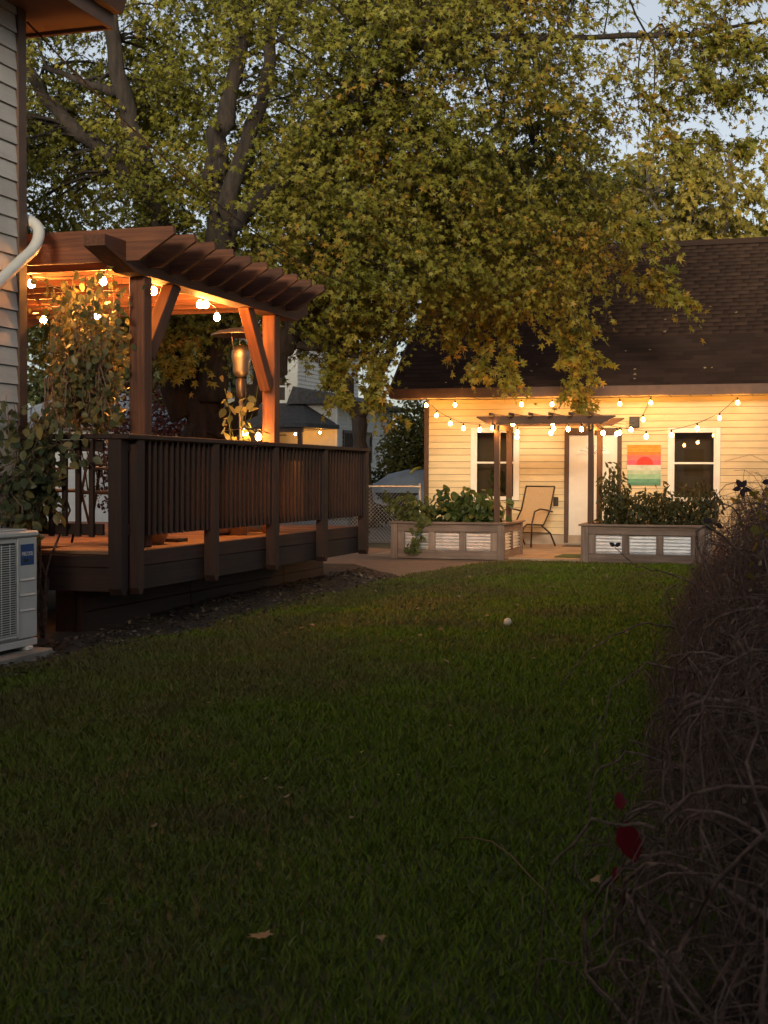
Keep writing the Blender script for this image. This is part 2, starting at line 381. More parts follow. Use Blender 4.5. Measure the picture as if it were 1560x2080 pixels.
LT = {k: leaf_template(k) for k in ('maple', 'star', 'lobed', 'oval', 'lance', 'chip')}
def frames(tip, nrm):
    """orthonormal leaf frames: y = tip direction, z ~ nrm"""
    y = tip/np.linalg.norm(tip, axis=1, keepdims=True)
    x = np.cross(y, nrm); x /= np.linalg.norm(x, axis=1, keepdims=True) + 1e-9
    z = np.cross(x, y); return np.stack([x, y, z], axis=2)      # columns
def leaf_mesh(name, kind, pos, fr, size, rnd, mat):
    tv, tf = LT[kind]; n = len(pos); k = len(tv)
    v = np.einsum('nij,kj->nki', fr, tv)*size[:, None, None] + pos[:, None, :]
    f = (tf[None] + (np.arange(n)*k)[:, None, None]).reshape(-1)
    return mesh_np(name, v.reshape(-1, 3), f, np.full(n*len(tf), 3), mat, np.repeat(rnd, k))
LM = {}
def leaf_objects(name, kind, pos, fr, size, rnd, mat, parent):
    """single leaves as objects; four shared meshes of different hue"""
    for i in range(len(pos)):
        q = int(min(3, rnd[i]*4)); key = (kind, mat.name, q)
        if key not in LM:
            tv, tf = LT[kind]; LM[key] = mesh_np(name, tv, tf.reshape(-1), np.full(len(tf), 3), mat, np.full(len(tv), (q+.5)/4))
        m = Matrix(fr[i].tolist()).to_4x4(); s_ = float(size[i])
        w = T(*[float(a) for a in pos[i]]) @ m @ Matrix.Diagonal((s_, s_, s_, 1))
        put(bpy.data.objects.new(name, LM[key]), w, parent)
def leaves(name, kind, pos, tip, nrm, size, rnd, mat, parent, single=0, near=None, rest='foliage'):
    pos = np.asarray(pos, np.float32); fr = frames(np.asarray(tip), np.asarray(nrm)); size = np.asarray(size); rnd = np.clip(np.asarray(rnd), 0, 0.999)
    o = WM[parent].translation; idx = np.arange(len(pos))
    if single:
        key = np.linalg.norm(pos - np.array((0, 0, CAM_H)), axis=1)/size if near is None else near
        order = np.argsort(key); a = order[:single]; idx = order[single:]
        leaf_objects(name, kind, pos[a], fr[a], size[a], rnd[a], mat, parent)
    if len(idx):
        me = leaf_mesh(rest, kind, pos[idx]-np.array(o), fr[idx], size[idx], rnd[idx], mat)
        f = put(bpy.data.objects.new(rest, me), T(*o), parent); stuff(f); return f
def tubes_np(paths, radii, n=3):
    """many thin tubes at once: paths (P,S,3), radii (P,S)"""
    P, S, _ = paths.shape
    t = np.gradient(paths, axis=1); t /= np.linalg.norm(t, axis=2, keepdims=True) + 1e-9
    ref = np.zeros_like(t); ref[..., 2] = 1; bad = np.abs(t[..., 2]) > 0.9; ref[bad] = (1, 0, 0)
    a = np.cross(t, ref); a /= np.linalg.norm(a, axis=2, keepdims=True) + 1e-9; b = np.cross(t, a)
    ang = 2*np.pi*np.arange(n)/n
    ring = paths[:, :, None, :] + radii[:, :, None, None]*(np.cos(ang)[None, None, :, None]*a[:, :, None, :] + np.sin(ang)[None, None, :, None]*b[:, :, None, :])
    base = (np.arange(P)*S*n)[:, None, None] + (np.arange(S-1)*n)[None, :, None]; k = np.arange(n); k2 = (k+1) % n
    f = np.stack([base+k, base+k2, base+n+k2, base+n+k], axis=-1).reshape(-1)
    return ring.reshape(-1, 3), f, np.full(P*(S-1)*n, 4)
def unit(n): v = rng.normal(size=(n, 3)); return v/np.linalg.norm(v, axis=1, keepdims=True)

# ================================================================== SETTING
def sheet(name, pts, z, mat):
    me = bpy.data.meshes.new(name); me.from_pydata([(x, y, z) for x, y in pts], [], [tuple(range(len(pts)))]); me.materials.append(mat)
    return struct(put(bpy.data.objects.new(name, me), T(0, 0, 0)))
sheet('ground', [(-300, -300), (300, -300), (300, 300), (-300, 300)], -0.012, M['ground'])
sheet('lawn', [(-5.9, -6), (3, -6), (3, 24.5), (-1.6, 24.5), (-1.6, 21.2), (-3.4, 20.75), (-4.5, 20.6), (-5.0, 19.8), (-5.3, 17.2), (-5.9, 16.6)], -0.004, M['turf'])
sheet('path', [(-9.4, 15.6), (-6.2, 16.4), (-5.25, 16.85), (-4.95, 18.4), (-4.75, 19.7), (-4.35, 20.75), (-4.35, 22.0), (-9.6, 24.5)], 0.002, M['path'])
sheet('alley', [(-45, 25.4), (-7.2, 25.4), (-7.2, 37), (-45, 37)], -0.004, M['gravel'])
pt = MB(); pt.bb(-6.9, -1.3, 21.2, 25.56, -0.05, 0.028, 0.01); struct(pt.build('patio', M['conc']))
# soil bank along the deck skirt and under the heat pump
sb = MB(); ys = np.linspace(5.5, 17.0, 40); vs, fs = [], []
for i, y in enumerate(ys):
    w = 0.25*math.sin(y*2.1)*0.3
    for j, (x, z) in enumerate(((-6.6, 0.16), (-5.75, 0.15), (-5.42, 0.09), (-5.18+w*.4, 0.035), (-4.96+w*.6, -0.01))):
        vs.append((x + 0.02*math.sin(7*y+j), y, z*min(1, max(.15, (y-8.2)/4)) + 0.012*math.sin(11*y+3*j)))
for i in range(len(ys)-1):
    for j in range(4): fs.append((i*5+j, i*5+j+1, i*5+j+6, i*5+j+5))
sb.add(vs, fs, True); struct(sb.build('soil_bed', M['soil'], at=(0, 0, 0)))

# grass blades
def grass():
    n = 395000; Y = 1.6*(20.6/1.6)**rng.random(n)*1.0
    keep = rng.random(n) < np.clip((Y/4.2), .25, 1)**0.35; Y = Y[keep]
    X = -5.5 + rng.random(len(Y))*6.3
    lo = -0.57*Y - 2.0; ok = (X > lo) & (X > -5.16 + 0.10*np.sin(Y*3.1) + 0.1*np.sin(Y*1.3)) & (X < 0.55 + 0.02*Y)
    edge = np.interp(Y, [16.4, 17, 18.4, 19.8, 20.6], [-5.4, -5.1, -4.92, -4.72, -4.4]); ok &= (X > edge) | (Y < 16.5)
    X, Y = X[ok], Y[ok]; n = len(X)
    clump = 0.5 + 0.5*np.sin(X*5.3 + 1.7*np.sin(Y*3.7))*np.sin(Y*4.9 + 1.3*np.sin(X*6.1))
    h = (0.015 + 0.022*rng.random(n) + 0.013*clump)*np.clip(0.9 + Y/30, .9, 1.4); w = 0.0012*(1 + Y/3.0)
    a = rng.random(n)*2*np.pi; lean = (0.3 + 0.8*rng.random(n))*h; b = rng.random(n)*2*np.pi
    p = np.stack([X, Y, np.full(n, -0.004)], 1); sd = np.stack([np.cos(a), np.sin(a), 0*a], 1)*w[:, None]
    ln = np.stack([np.cos(b)*lean, np.sin(b)*lean, h], 1)
    v = np.stack([p-sd, p+sd, p+ln*np.array((.38, .38, .62))+sd*.8, p+ln*np.array((.38, .38, .62))-sd*.8, p+ln], 1)
    k = (np.arange(n)*5)[:, None]; q = (k+np.array([0, 1, 2, 3])).reshape(n, 4); t = (k+np.array([3, 2, 4])).reshape(n, 3)
    flat = np.concatenate([q, t], 1).reshape(-1); cnt = np.tile([4, 3], n)
    me = mesh_np('grass', v.reshape(-1, 3), flat, cnt, M['blade'], np.repeat(np.where(rng.random(n) < .03, .93+.07*rng.random(n), np.clip(rng.normal(.42, .24, n), 0, .86)), 5))
    o = stuff(put(bpy.data.objects.new('grass', me), T(0, 0, 0))); tag(o, 'short mown grass of the lawn with dry brown patches', 'grass')
grass()
n = 900; Y = 2.6+6*rng.random(n)**1.5; X = -.57*Y-.2+rng.random(n)*(.57*Y); cl = np.sin(X*3.1+1)*np.sin(Y*2.3)+.4*rng.normal(size=n); k = cl > .15; X, Y = X[k], Y[k]; n = len(X)
o = put(bpy.data.objects.new('clover', leaf_mesh('clover', 'oval', np.stack([X, Y, .035+.02*rng.random(n)], 1), frames(unit(n)*np.array((1, 1, .2)), unit(n)*.35+np.array((0, 0, 1))), .016+.018*rng.random(n), rng.random(n), M['clover'])), T(0, 0, 0)); stuff(o)
tag(o, 'low round leaved clover and weeds growing in the lawn', 'clover')

# ================================================================== HOUSE ON THE LEFT
HX, HY = -5.9, 9.36
house = thing('house', 'tall house with pale lap siding and brown corner trim above the heat pump', 'house', (-9.5, 3.0, 0))
b = MB(); b.bb(-15, HX-0.03, -6, HY-0.03, 0, 5.2); b.build('wall', M['trim'], house)
def lap_y(y0, y1, x, z, h):     # lap board on a wall facing +X
    return MB().prism([(x-0.028, z+.006), (x+0.020, z+.006), (x+0.003, z+h), (x-0.028, z+h)], 1, y0, y1)
ch_ = 0.142
for i in range(34):
    me_o = lap_y(-6, HY-0.085, HX, 0.18+i*ch_, ch_); me_o.build('siding_board', M['greysid'], house)
plank('corner_trim', HX-0.02, HX+0.03, HY-0.085, HY+0.03, 0.1, 5.0, M['housetrim'], house)
b = MB(); b.bb(-15, HX-0.02, HY-0.028, HY+0.02, 0.1, 5.0); b.build('rear_cladding', M['greysid'], house)
b = MB(); b.bb(-15, -5.42, -6.4, 9.86, 4.93, 4.96); b.build('soffit', M['housetrim'], house)
plank('fascia_board', -5.42, -5.385, -6.4, 9.86, 4.90, 5.12, M['housetrim'], house)
plank('fascia_board', -15, -5.385, 9.862, 9.897, 4.90, 5.12, M['housetrim'], house)
b = MB(); b.prism([(-5.383, 5.02), (-5.31, 5.02), (-5.27, 5.13), (-5.383, 5.13)], 1, -6.4, 9.9); b.build('gutter', M['trim'], house)
b = MB(); b.prism([(-15.5, 5.0), (-5.30, 5.14), (-5.30, 5.20), (-10.2, 7.6), (-15.5, 5.1)], 1, -6.5, 9.95); b.build('roof', M['nroof'], house)
_dp = [Vector(p) for p in [(-6.06, 9.45, 3.36), (-5.90, 9.47, 3.33), (-5.79, 9.43, 3.24), (-5.77, 9.33, 3.09), (-5.79, 9.12, 2.93), (-5.82, 8.7, 2.62), (-5.84, 8.2, 2.25), (-5.85, 7.9, 1.9), (-5.85, 7.85, 0.25)]]
_q = []
for i in range(len(_dp)-1):        # Catmull-Rom through the bends
    a, b_, c, d = _dp[max(i-1, 0)], _dp[i], _dp[i+1], _dp[min(i+2, len(_dp)-1)]
    for t in (0, .25, .5, .75): _q.append(.5*((2*b_)+(c-a)*t+(2*a-5*b_+4*c-d)*t*t+(3*b_-a-3*c+d)*t**3))
dp = MB(); dp.tube(_q+[_dp[-1]], .045, 12)
dp.build('downspout', M['pipe'], house)

# ------------------------------------------------------------------ heat pump
AX, AY = -5.38, 8.72       # front face plane, far end
ac = thing('heat_pump', 'off white outdoor heat pump unit with slatted fan grille and blue badge', 'heat pump', (AX-.17, AY-.45, 0.0))
z0, z1 = 0.10, 0.93; y0 = AY-0.93
b = MB(); b.bb(AX-.36, AX-.012, y0, AY, z0+.05, z1-.04, .012); b.build('casing', M['acbody'], ac)
plank('lid', AX-.375, AX+.012, y0-.012, AY+.012, z1-.045, z1, M['acbody'], ac, .012)
plank('lid_panel', AX-.33, AX-.04, y0+.05, AY-.06, z1+.001, z1+.012, M['acbody'], ac, .005)
plank('base_rail', AX-.36, AX+.004, y0, AY-.004, z0, z0+.048, M['acbody'], ac, .004)
plank('front_panel', AX-.011, AX, AY-.245, AY-.002, z0+.06, z1-.05, M['acbody'], ac, .005)
for k, zz in enumerate((.25, .36, .47)):
    g = MB(); g.prism([(AX+.001, z0+zz), (AX+.010, z0+zz+.006), (AX+.001, z0+zz+.02)], 1, AY-.235, AY-.04); g.build('panel_ridge', M['acbody'], ac)
g = MB(); g.bb(AX+.001, AX+.004, AY-.18, AY-.115, z0+.605, z0+.632, .001); g.build('finger_recess', M['black'], ac)
g = MB(); g.bb(AX-.0118, AX-.0105, y0+.03, AY-.27, z0+.1, z1-.08); g.build('fan_opening', M['black'], ac)
g = MB(); c0 = (AX-.006, (y0+AY)/2-.12, z0+.40)
for k in range(5):
    a = k*2*math.pi/5; R_ = Matrix.Rotation(a, 4, 'X'); bl = [(0, .06, -.03), (0, .30, -.10), (.004, .32, .06), (.004, .06, .03)]
    g.add([Vector(c0)+(R_ @ Vector(p)) for p in bl], [(0, 1, 2, 3)])
g.build('fan_blades', M['metal_d'], ac)
g = MB(); zz = z0+.10
while zz < z1-.09:
    g.bb(AX-.002, AX+.006, y0+.03, AY-.265, zz, zz+.0065); zz += .0165
for k in range(7): yy = y0+.04 + k*(.63/6); g.bb(AX+.006, AX+.009, yy, yy+.006, z0+.1, z1-.09)
stuff(g.build('grille', M['acbody'], ac))
plank('grille_frame', AX-.004, AX+.010, AY-.267, AY-.252, z0+.09, z1-.08, M['acbody'], ac, .002)
plank('grille_frame', AX-.004, AX+.010, y0+.02, AY-.267, z0+.075, z0+.09, M['acbody'], ac, .002)
bd = MB(); bd.bb(AX+.0008, AX+.003, AY-.215, AY-.045, z1-.245, z1-.095); bdo = bd.build('badge', M['blue'], ac)
tx = bpy.data.curves.new('lettering', 'FONT'); tx.body = 'MRCOOL'; tx.size = .046; tx.align_x = 'CENTER'; tx.align_y = 'CENTER'; tx.extrude = .0006
to = bpy.data.objects.new('lettering_source', tx); col.objects.link(to); dg = bpy.context.evaluated_depsgraph_get()
tm = bpy.data.meshes.new_from_object(to.evaluated_get(dg)); bpy.data.objects.remove(to); tm.materials.clear(); tm.materials.append(M['white'])
put(bpy.data.objects.new('lettering', tm), T(AX+.0045, AY-.13, z1-.165) @ Euler((R(90), 0, R(90))).to_matrix().to_4x4() @ Matrix.Diagonal((.75, .9, 1, 1)), bdo)
for yy in (y0+.12, AY-.12): plank('foot', AX-.33, AX+.02, yy-.04, yy+.04, z0-.03, z0-.001, M['white'], ac, .006)
plank('pad', AX-.5, AX+.1, y0-.1, AY+.06, 0.0, z0-.031, M['padc'], ac, .012)

# ================================================================== DECK
DX, DY0, DY1, DZ = -5.12, 9.52, 15.25, 0.735
DXL = -9.6
deck = thing('deck', 'raised dark stained wooden deck with slatted railing and overhanging posts', 'deck', (-7.2, 12.3, 0))
W = M['deckwood']
y = DY0 + .003
while y < DY1-.05:
    plank('deck_board', DXL if y > HY+.6 else -5.89, DX, y, min(y+.137, DY1), DZ-.028, DZ, M['floorwood'], deck, .004); y += .1415
plank('rim_board', DX-.002, DX+.036, DY0-.038, DY1+.03, DZ-.125, DZ-.003, W, deck)
plank('rim_board', DX-.004, DX+.030, DY0-.036, DY1+.03, DZ-.315, DZ-.128, W, deck)
plank('rim_board', -5.88, DX-.006, DY0-.04, DY0-.002, DZ-.125, DZ-.032, W, deck)
plank('rim_board', -5.88, DX-.006, DY0-.038, DY0-.002, DZ-.315, DZ-.128, W, deck)
for k in range(9): plank('joist', DXL, DX-.01, DY0+.03+k*.69, DY0+.068+k*.69, DZ-.22, DZ-.03, W, deck)
SX = -5.62                # recessed skirt
for (a, c) in ((DY0+.3, 11.8), (11.81, 14.2), (14.21, DY1+.25)):
    plank('skirt_board', SX-.03, SX, a, c, 0.03, 0.215, W, deck); plank('skirt_board', SX-.032, SX-.002, a, c, 0.22, 0.405, W, deck)
plank('skirt_board', -5.86, SX-.001, DY0+.265, DY0+.295, 0.0, 0.405, W, deck)
for yy in (DY0+.35, 12.3, 15.2): plank('footing', SX-.24, SX-.06, yy-.1, yy+.1, -.05, DZ-.32, W, deck)
def rail_post(x, y, s=.1):
    g = MB(); h = s/2
    g.prism([(y-h, .455), (y-h*.4, .405), (y+h*.4, .405), (y+h, .455), (y+h, 1.605), (y-h, 1.605)], 0, x-h, x+h)
    g.build('post', W[2], deck)
PX = DX+.036+.052
for k in range(5): rail_post(PX, DY0+.055 + k*(DY1-DY0-.06)/4)
rail_post(DX+.018, DY0-.04-.053, .112)
plank('cap_rail', PX-.09, PX+.065, DY0-.17, DY1+.09, 1.608, 1.648, W, deck, .006)
plank('cap_rail', -5.88, PX-.093, DY0-.165, DY0-.01, 1.608, 1.648, W, deck, .006)
plank('upper_rail', PX-.052, PX-.015, DY0-.03, DY1+.03, 1.515, 1.604, W, deck)
plank('lower_rail', PX-.052, PX-.015, DY0-.03, DY1+.03, .865, .953, W, deck)
plank('upper_rail', -5.88, DX-.12, DY0-.085, DY0-.048, 1.515, 1.604, W, deck)
plank('lower_rail', -5.88, DX-.12, DY0-.085, DY0-.048, .865, .953, W, deck)
bm_ = MB(); bm_.prism([(-.019, -.375), (.019, -.375), (.019, .375), (-.019, .375)], 0, -.018, .018)
bm_.v = [(p[0] if p[2] > -.3 else p[0]-.006*(p[0] > 0), p[1], p[2]) for p in bm_.v]; bmesh_side = bm_.mesh('baluster', W[2])
seg = (DY1-DY0-.06)/4
for k in range(4):
    for j in range(13):
        yy = DY0+.055+k*seg + .05 + (j+.5)*(seg-.1)/13
        put(bpy.data.objects.new('baluster', bmesh_side), T(PX+.005, yy + random.uniform(-.003, .003), 1.228) @ Matrix.Rotation(random.uniform(-.006, .006), 4, 'X'), deck)
for j in range(6):
    put(bpy.data.objects.new('baluster', bmesh_side), T(-5.32-.118*j, DY0-.108, 1.228) @ Matrix.Rotation(R(90), 4, 'Z'), deck)

# ------------------------------------------------------------------ pergola on the deck
PG = M['pergwood']
perg = thing('pergola', 'reddish wooden pergola with pointed rafter ends standing on the dark deck', 'pergola', (-6.9, 11.7, DZ))
BX = -5.30
for (x, y) in ((BX, 10.18), (BX, 13.03), (-8.6, 10.18), (-8.6, 13.03)):
    plank('post', x-.07, x+.07, y-.07, y+.07, DZ+.001, 2.96, PG, perg, .008)
for x in (BX, -8.6):
    for dx in (-.092, .072):
        g = MB(); g.prism([(9.42, 3.10), (9.92, 2.962), (13.55, 2.962), (13.85, 3.06), (13.85, 3.185), (9.42, 3.185)], 0, x+dx, x+dx+.02+.0)
        g.build('beam', PG[1], perg)
    g = MB(); g.prism([(9.42, 3.10), (9.92, 2.962), (13.55, 2.962), (13.85, 3.06), (13.85, 3.183), (9.42, 3.183)], 0, x-.071, x+.071); g.build('beam_core', PG[1], perg)
for k in range(10):
    yy = 9.78 + k*.383
    g = MB(); g.prism([(-9.2, 3.16), (-8.95, 3.03), (-5.10, 3.03), (-4.79, 3.225), (-4.80, 3.285), (-9.2, 3.285)], 1, yy-.019, yy+.019); g.build('rafter', PG[0], perg)
def brace(p, q, w=.14, t=.05, axis='X'):
    p, q = Vector(p), Vector(q); d = q-p; L = d.length
    zx = d.normalized(); xx = Vector((1, 0, 0)) if axis == 'X' else Vector((0, 1, 0)); yy_ = zx.cross(xx)
    m = Matrix((xx, yy_, zx)).transposed().to_4x4()
    g = MB().add(*chbox((t, w, L), .006)); o = bpy.data.objects.new('brace', g.mesh('brace', PG[2])); put(o, T(*((p+q)/2)) @ m, perg)
brace((BX, 10.27, 2.32), (BX, 10.78, 2.99), .13, .11); brace((BX, 12.92, 2.22), (BX, 12.36, 2.99), .13, .11)
brace((-8.6, 10.27, 2.32), (-8.6, 10.78, 2.99), .13, .11)

# ------------------------------------------------------------------ strings of bulbs
BULBM = MB(); BULBM.lathe([(.0005, -.062), (.014, -.058), (.026, -.046), (.031, -.030), (.028, -.014), (.017, .004), (.012, .014)], n=10); BULBMESH = BULBM.mesh('bulb', M['bulb']); BULB2 = BULBMESH.copy(); BULB2.materials[0] = M['bulb2']
SOCK = MB(); SOCK.lathe([(.0135, .012), (.0155, .016), (.0155, .055), (.008, .062), (.0005, .064)], n=8); SOCKMESH = SOCK.mesh('socket', M['black'])
def light_string(label, anchors, bulbs, group, sag=.12, bmesh_=None):
    """anchors: cable support points; bulbs: positions of hanging bulbs' necks"""
    o = thing('string_light', label, 'string lights', tuple(anchors[0]), 0, group)
    pts = []
    for a, c in zip(anchors[:-1], anchors[1:]):
        a, c = Vector(a), Vector(c); L = (c-a).length
        for i in range(8):
            t = i/8; pts.append(a.lerp(c, t) - Vector((0, 0, 4*t*(1-t)*sag*L)))
    pts.append(Vector(anchors[-1])); MB().tube(pts, .0055, 6).build('cable', M['cable'], o)
    for p in bulbs:
        p = Vector(p)
        # hang from the closest cable point
        q = min((pts[i].lerp(pts[i+1], t/6) for i in range(len(pts)-1) for t in range(7)), key=lambda s_: (s_-p).length + abs(s_.x-p.x)*2)
        s_ = put(bpy.data.objects.new('socket', SOCKMESH), T(p.x, p.y, p.z), o)
        put(bpy.data.objects.new('bulb', bmesh_ or BULBMESH), T(p.x, p.y, p.z), s_)
        if (q-(p+Vector((0, 0, .06)))).length > .03: MB().tube([q, p+Vector((0, 0, .062))], .004, 5).build('drop_wire', M['cable'], o)
    return o
light_string('warm bulb string hung under the reddish deck pergola', [(-7.9, 12.3, 3.04), (-7.3, 12.0, 3.0), (-6.5, 11.6, 2.99), (-6.40, 10.33, 3.03), (-5.71, 10.33, 3.03), (-5.50, 10.81, 3.02), (-5.48, 11.72, 3.02), (-5.62, 12.4, 2.98)],
    [(-7.32, 12.0, 2.89), (-6.5, 11.61, 2.87), (-6.40, 10.3, 2.99), (-5.71, 10.3, 2.985), (-5.50, 10.81, 2.96), (-5.48, 11.71, 2.95), (-5.50, 11.88, 2.97), (-5.61, 12.38, 2.91)], 'bulb strings', .02, BULB2)
light_string('short bulb string draped along the deck cap rail by the far pergola post', [(-5.28, 13.4, 1.75), (-5.30, 12.72, 1.79), (-5.36, 12.45, 1.80), (-5.44, 12.2, 1.76)],
    [(-5.36, 12.84, 1.745), (-5.45, 12.70, 1.785)], 'bulb strings', .03)

# ================================================================== GARAGE
GY, GX0, GX1 = 25.6, -7.17, 2.2
gar = thing('garage', 'cream sided garage with steep dark shingle roof and brown fascia', 'garage', (-2.5, 29.0, 0))
holes = [(-6.27, -5.32, .85, 2.23), (-4.45, -3.39, .03, 2.16), (-2.54, -1.60, .86, 2.21)]
b = MB(); xs = [GX0] + [v_ for h in holes for v_ in h[:2]] + [GX1]
for i in range(len(xs)-1):
    hole = holes[(i-1)//2] if i % 2 else None
    if hole is None: b.bb(xs[i], xs[i+1], GY, GY+.14, 0.0, 2.8)
    else:
        b.bb(xs[i], xs[i+1], GY, GY+.14, 0.0, hole[2]); b.bb(xs[i], xs[i+1], GY, GY+.14, hole[3], 2.8)
b.bb(GX0, GX0+.14, GY+.145, 32.4, 0, 2.8); b.bb(GX1-.14, GX1, GY+.145, 32.4, 0, 2.8); b.bb(GX0, GX1, 32.41, 32.55, 0, 2.8)
b.bb(GX0+.15, GX1-.15, GY+.6, GY+.62, 0, 2.7)
b.build('wall', M['inside'], gar)
b = MB(); b.bb(GX0-.02, GX1, GY-.035, GY-.004, -.02, .205); b.build('foundation', M['found'], gar)
def lap_x(x0, x1, y, z, h): return MB().prism([(y+.01, z+.007), (y-.024, z+.007), (y-.008, z+h), (y+.01, z+h)], 0, x0, x1)
cz, k = .125, 0
zz = .21
while zz < 2.74:
    cuts = [GX0+.06]
    for h in holes:
        if zz+cz > h[2]+.02 and zz < h[3]-.02: cuts += [h[0]-.002, h[1]+.002]
    cuts.append(GX1)
    for j in range(0, len(cuts), 2):
        x0, x1 = cuts[j], cuts[j+1]
        if x1-x0 > 4: segs = [(x0, x0+3.1 + (k % 3)*.7), (x0+3.103 + (k % 3)*.7, x1)]
        else: segs = [(x0, x1)]
        for s0, s1 in segs: lap_x(s0, s1, GY, zz, min(cz, 2.76-zz)).build('siding_board', M['cream'], gar)
    zz += cz; k += 1
plank('corner_board', GX0-.03, GX0+.055, GY-.032, GY+.05, .2, 2.76, M['trim'], gar)
plank('frieze_board', GX0+.06, GX1, GY-.036, GY-.021, 2.70, 2.78, M['cream'], gar)
# roof
EY, EZ, RY, RZ = 25.0, 2.97, 29.0, 6.18
SL = math.atan2(RZ-EZ, RY-EY); RX0, RX1 = -7.72, 2.7
b = MB(); b.prism([(EY, EZ-.03), (RY, RZ-.03), (33.0, EZ-.03), (33.0, EZ-.12), (RY, RZ-.16), (EY, EZ-.12)], 0, RX0, RX1); roof = b.build('roof', M['shingle'], gar)
plank('fascia_board', RX0, RX1, EY-.03, EY-.003, 2.78, 2.965, M['trim'], gar)
b = MB(); b.bb(RX0, RX1, EY-.002, GY-.037, 2.782, 2.795); b.build('soffit', M['cream'], gar)
b = MB(); b.prism([(EY, EZ-.16), (RY, RZ-.20), (RY, RZ-.02), (EY, EZ-.0)], 0, RX0-.03, RX0-.002); b.build('rake_board', M['trim'], gar)
b = MB(); b.prism([(RY-.16, RZ-.115), (RY, RZ+.022), (RY+.16, RZ-.115), (RY, RZ+.0)], 0, RX0, RX1); b.build('ridge_cap', M['shingle'], gar)
for zf in (2.80,):
    for k in range(26):
        x = RX0+.2+k*.36; plank('soffit_batten', x, x+.012, EY+.01, GY-.045, 2.776, 2.7815, M['trim'], gar, 0)
sw, se, st = .31, .139, .011
shm = MB().add([(-sw/2+.002, -.02, 0), (sw/2-.002, -.02, 0), (sw/2-.002, .165, 0), (-sw/2+.002, .165, 0), (-sw/2+.002, -.02, st), (sw/2-.002, -.02, st), (sw/2-.002, .165, .003), (-sw/2+.002, .165, .003)],
    [(0, 3, 2, 1), (4, 5, 6, 7), (0, 1, 5, 4), (1, 2, 6, 5), (2, 3, 7, 6), (3, 0, 4, 7)]).mesh('shingle', M['shingle'])
va = np.zeros(len(shm.vertices)*3); shm.vertices.foreach_get('co', va); sv = va.reshape(-1, 3)
rotm = Matrix.Rotation(SL, 4, 'X'); rot3 = np.array(rotm.to_3x3()); V, Fs, Rn = [], [], []; cnt = 0
ncourse = int(math.hypot(RY-EY, RZ-EZ)/se)
for c in range(ncourse):
    off = (c % 2)*sw/2 + .03*math.sin(c*2.3)
    for j in range(-1, int((RX1-RX0)/sw)):
        x = RX0+sw/2+j*sw+off
        if x < RX0+.14 or x > RX1-.15: continue
        d = c*se; p = (x, EY+math.cos(SL)*d + .0, EZ-.026+math.sin(SL)*d)
        lift = random.uniform(0, .003)
        if c < 13 and x < .1 and cnt < 300:
            put(bpy.data.objects.new('shingle', shm), T(p[0], p[1], p[2]+lift) @ rotm, roof); cnt += 1
        else:
            k = len(V); V.append(sv @ rot3.T + np.array((p[0], p[1], p[2]+lift))); Rn.append(random.random())
vv = np.concatenate(V); nb = len(V); q = np.array([(0, 3, 2, 1), (4, 5, 6, 7), (0, 1, 5, 4), (1, 2, 6, 5), (2, 3, 7, 6), (3, 0, 4, 7)])
ff = (q[None] + (np.arange(nb)*8)[:, None, None]).reshape(-1)
w0 = WM[roof].translation
stuff(put(bpy.data.objects.new('shingle_courses', mesh_np('shingle_courses', vv-np.array(w0), ff, np.full(nb*6, 4), M['shingle'], np.repeat(Rn, 8))), T(*w0), roof))
# windows
def window(h):
    x0, x1, z0, z1 = h
    fr = MB(); t = .09
    fr.bb(x0, x0+t, GY-.04, GY+.02, z0, z1, .004); fr.bb(x1-t, x1, GY-.04, GY+.02, z0, z1, .004)
    fr.bb(x0+t, x1-t, GY-.04, GY+.02, z1-t, z1, .004); fr.bb(x0+t-.001, x1-t+.001, GY-.05, GY+.02, z0, z0+t*.8, .004)
    w = fr.build('window', M['white'], gar)
    zm = z0 + (z1-z0)*.52
    s_ = MB(); s_.bb(x0+t, x1-t, GY-.018, GY+.015, zm-.018, zm+.018, .003)
    for a, c in ((z0+t*.8, zm-.018), (zm+.018, z1-t)):
        s_.bb(x0+t, x0+t+.028, GY-.012, GY+.012, a, c); s_.bb(x1-t-.028, x1-t, GY-.012, GY+.012, a, c)
    s_.build('sash', M['white'], w)
    for a, c in ((z0+t*.8, zm-.018), (zm+.018, z1-t)):
        g = MB(); g.bb(x0+t+.028, x1-t-.028, GY+.002, GY+.006, a, c); g.build('pane', M['glass'], w)
window(holes[0]); window(holes[2])
# door
h = holes[1]
fr = MB(); fr.bb(h[0]-.005, h[0]+.075, GY-.045, GY+.03, .03, h[3], .004); fr.bb(h[1]-.075, h[1]+.005, GY-.045, GY+.03, .03, h[3], .004); fr.bb(h[0]+.075, h[1]-.075, GY-.045, GY+.03, h[3]-.075, h[3], .004)
fr.build('door_frame', M['trim'], gar)
dx0, dx1, dz0, dz1 = h[0]+.078, h[1]-.078, .06, h[3]-.08
dg_ = MB(); dg_.bb(dx0, dx1, GY-.012, GY+.03, dz0, dz1, .003); door = dg_.build('door', M['white'], gar)
dm = (dx0+dx1)/2
for (a, c, e, f_) in ((dx0+.11, dm-.04, .22, .72), (dm+.04, dx1-.11, .22, .72), (dx0+.11, dm-.04, .83, 1.62), (dm+.04, dx1-.11, .83, 1.62)):
    g = MB(); g.bb(a, c, GY-.0165, GY-.0125, e, f_, .0015); g.bb(a+.035, c-.035, GY-.022, GY-.0166, e+.035, f_-.035, .002); g.build('door_panel', M['white'], door)
arch = [(dm + .30*math.cos(a), 1.73 + .17*math.sin(a)) for a in np.linspace(0, math.pi, 14)]
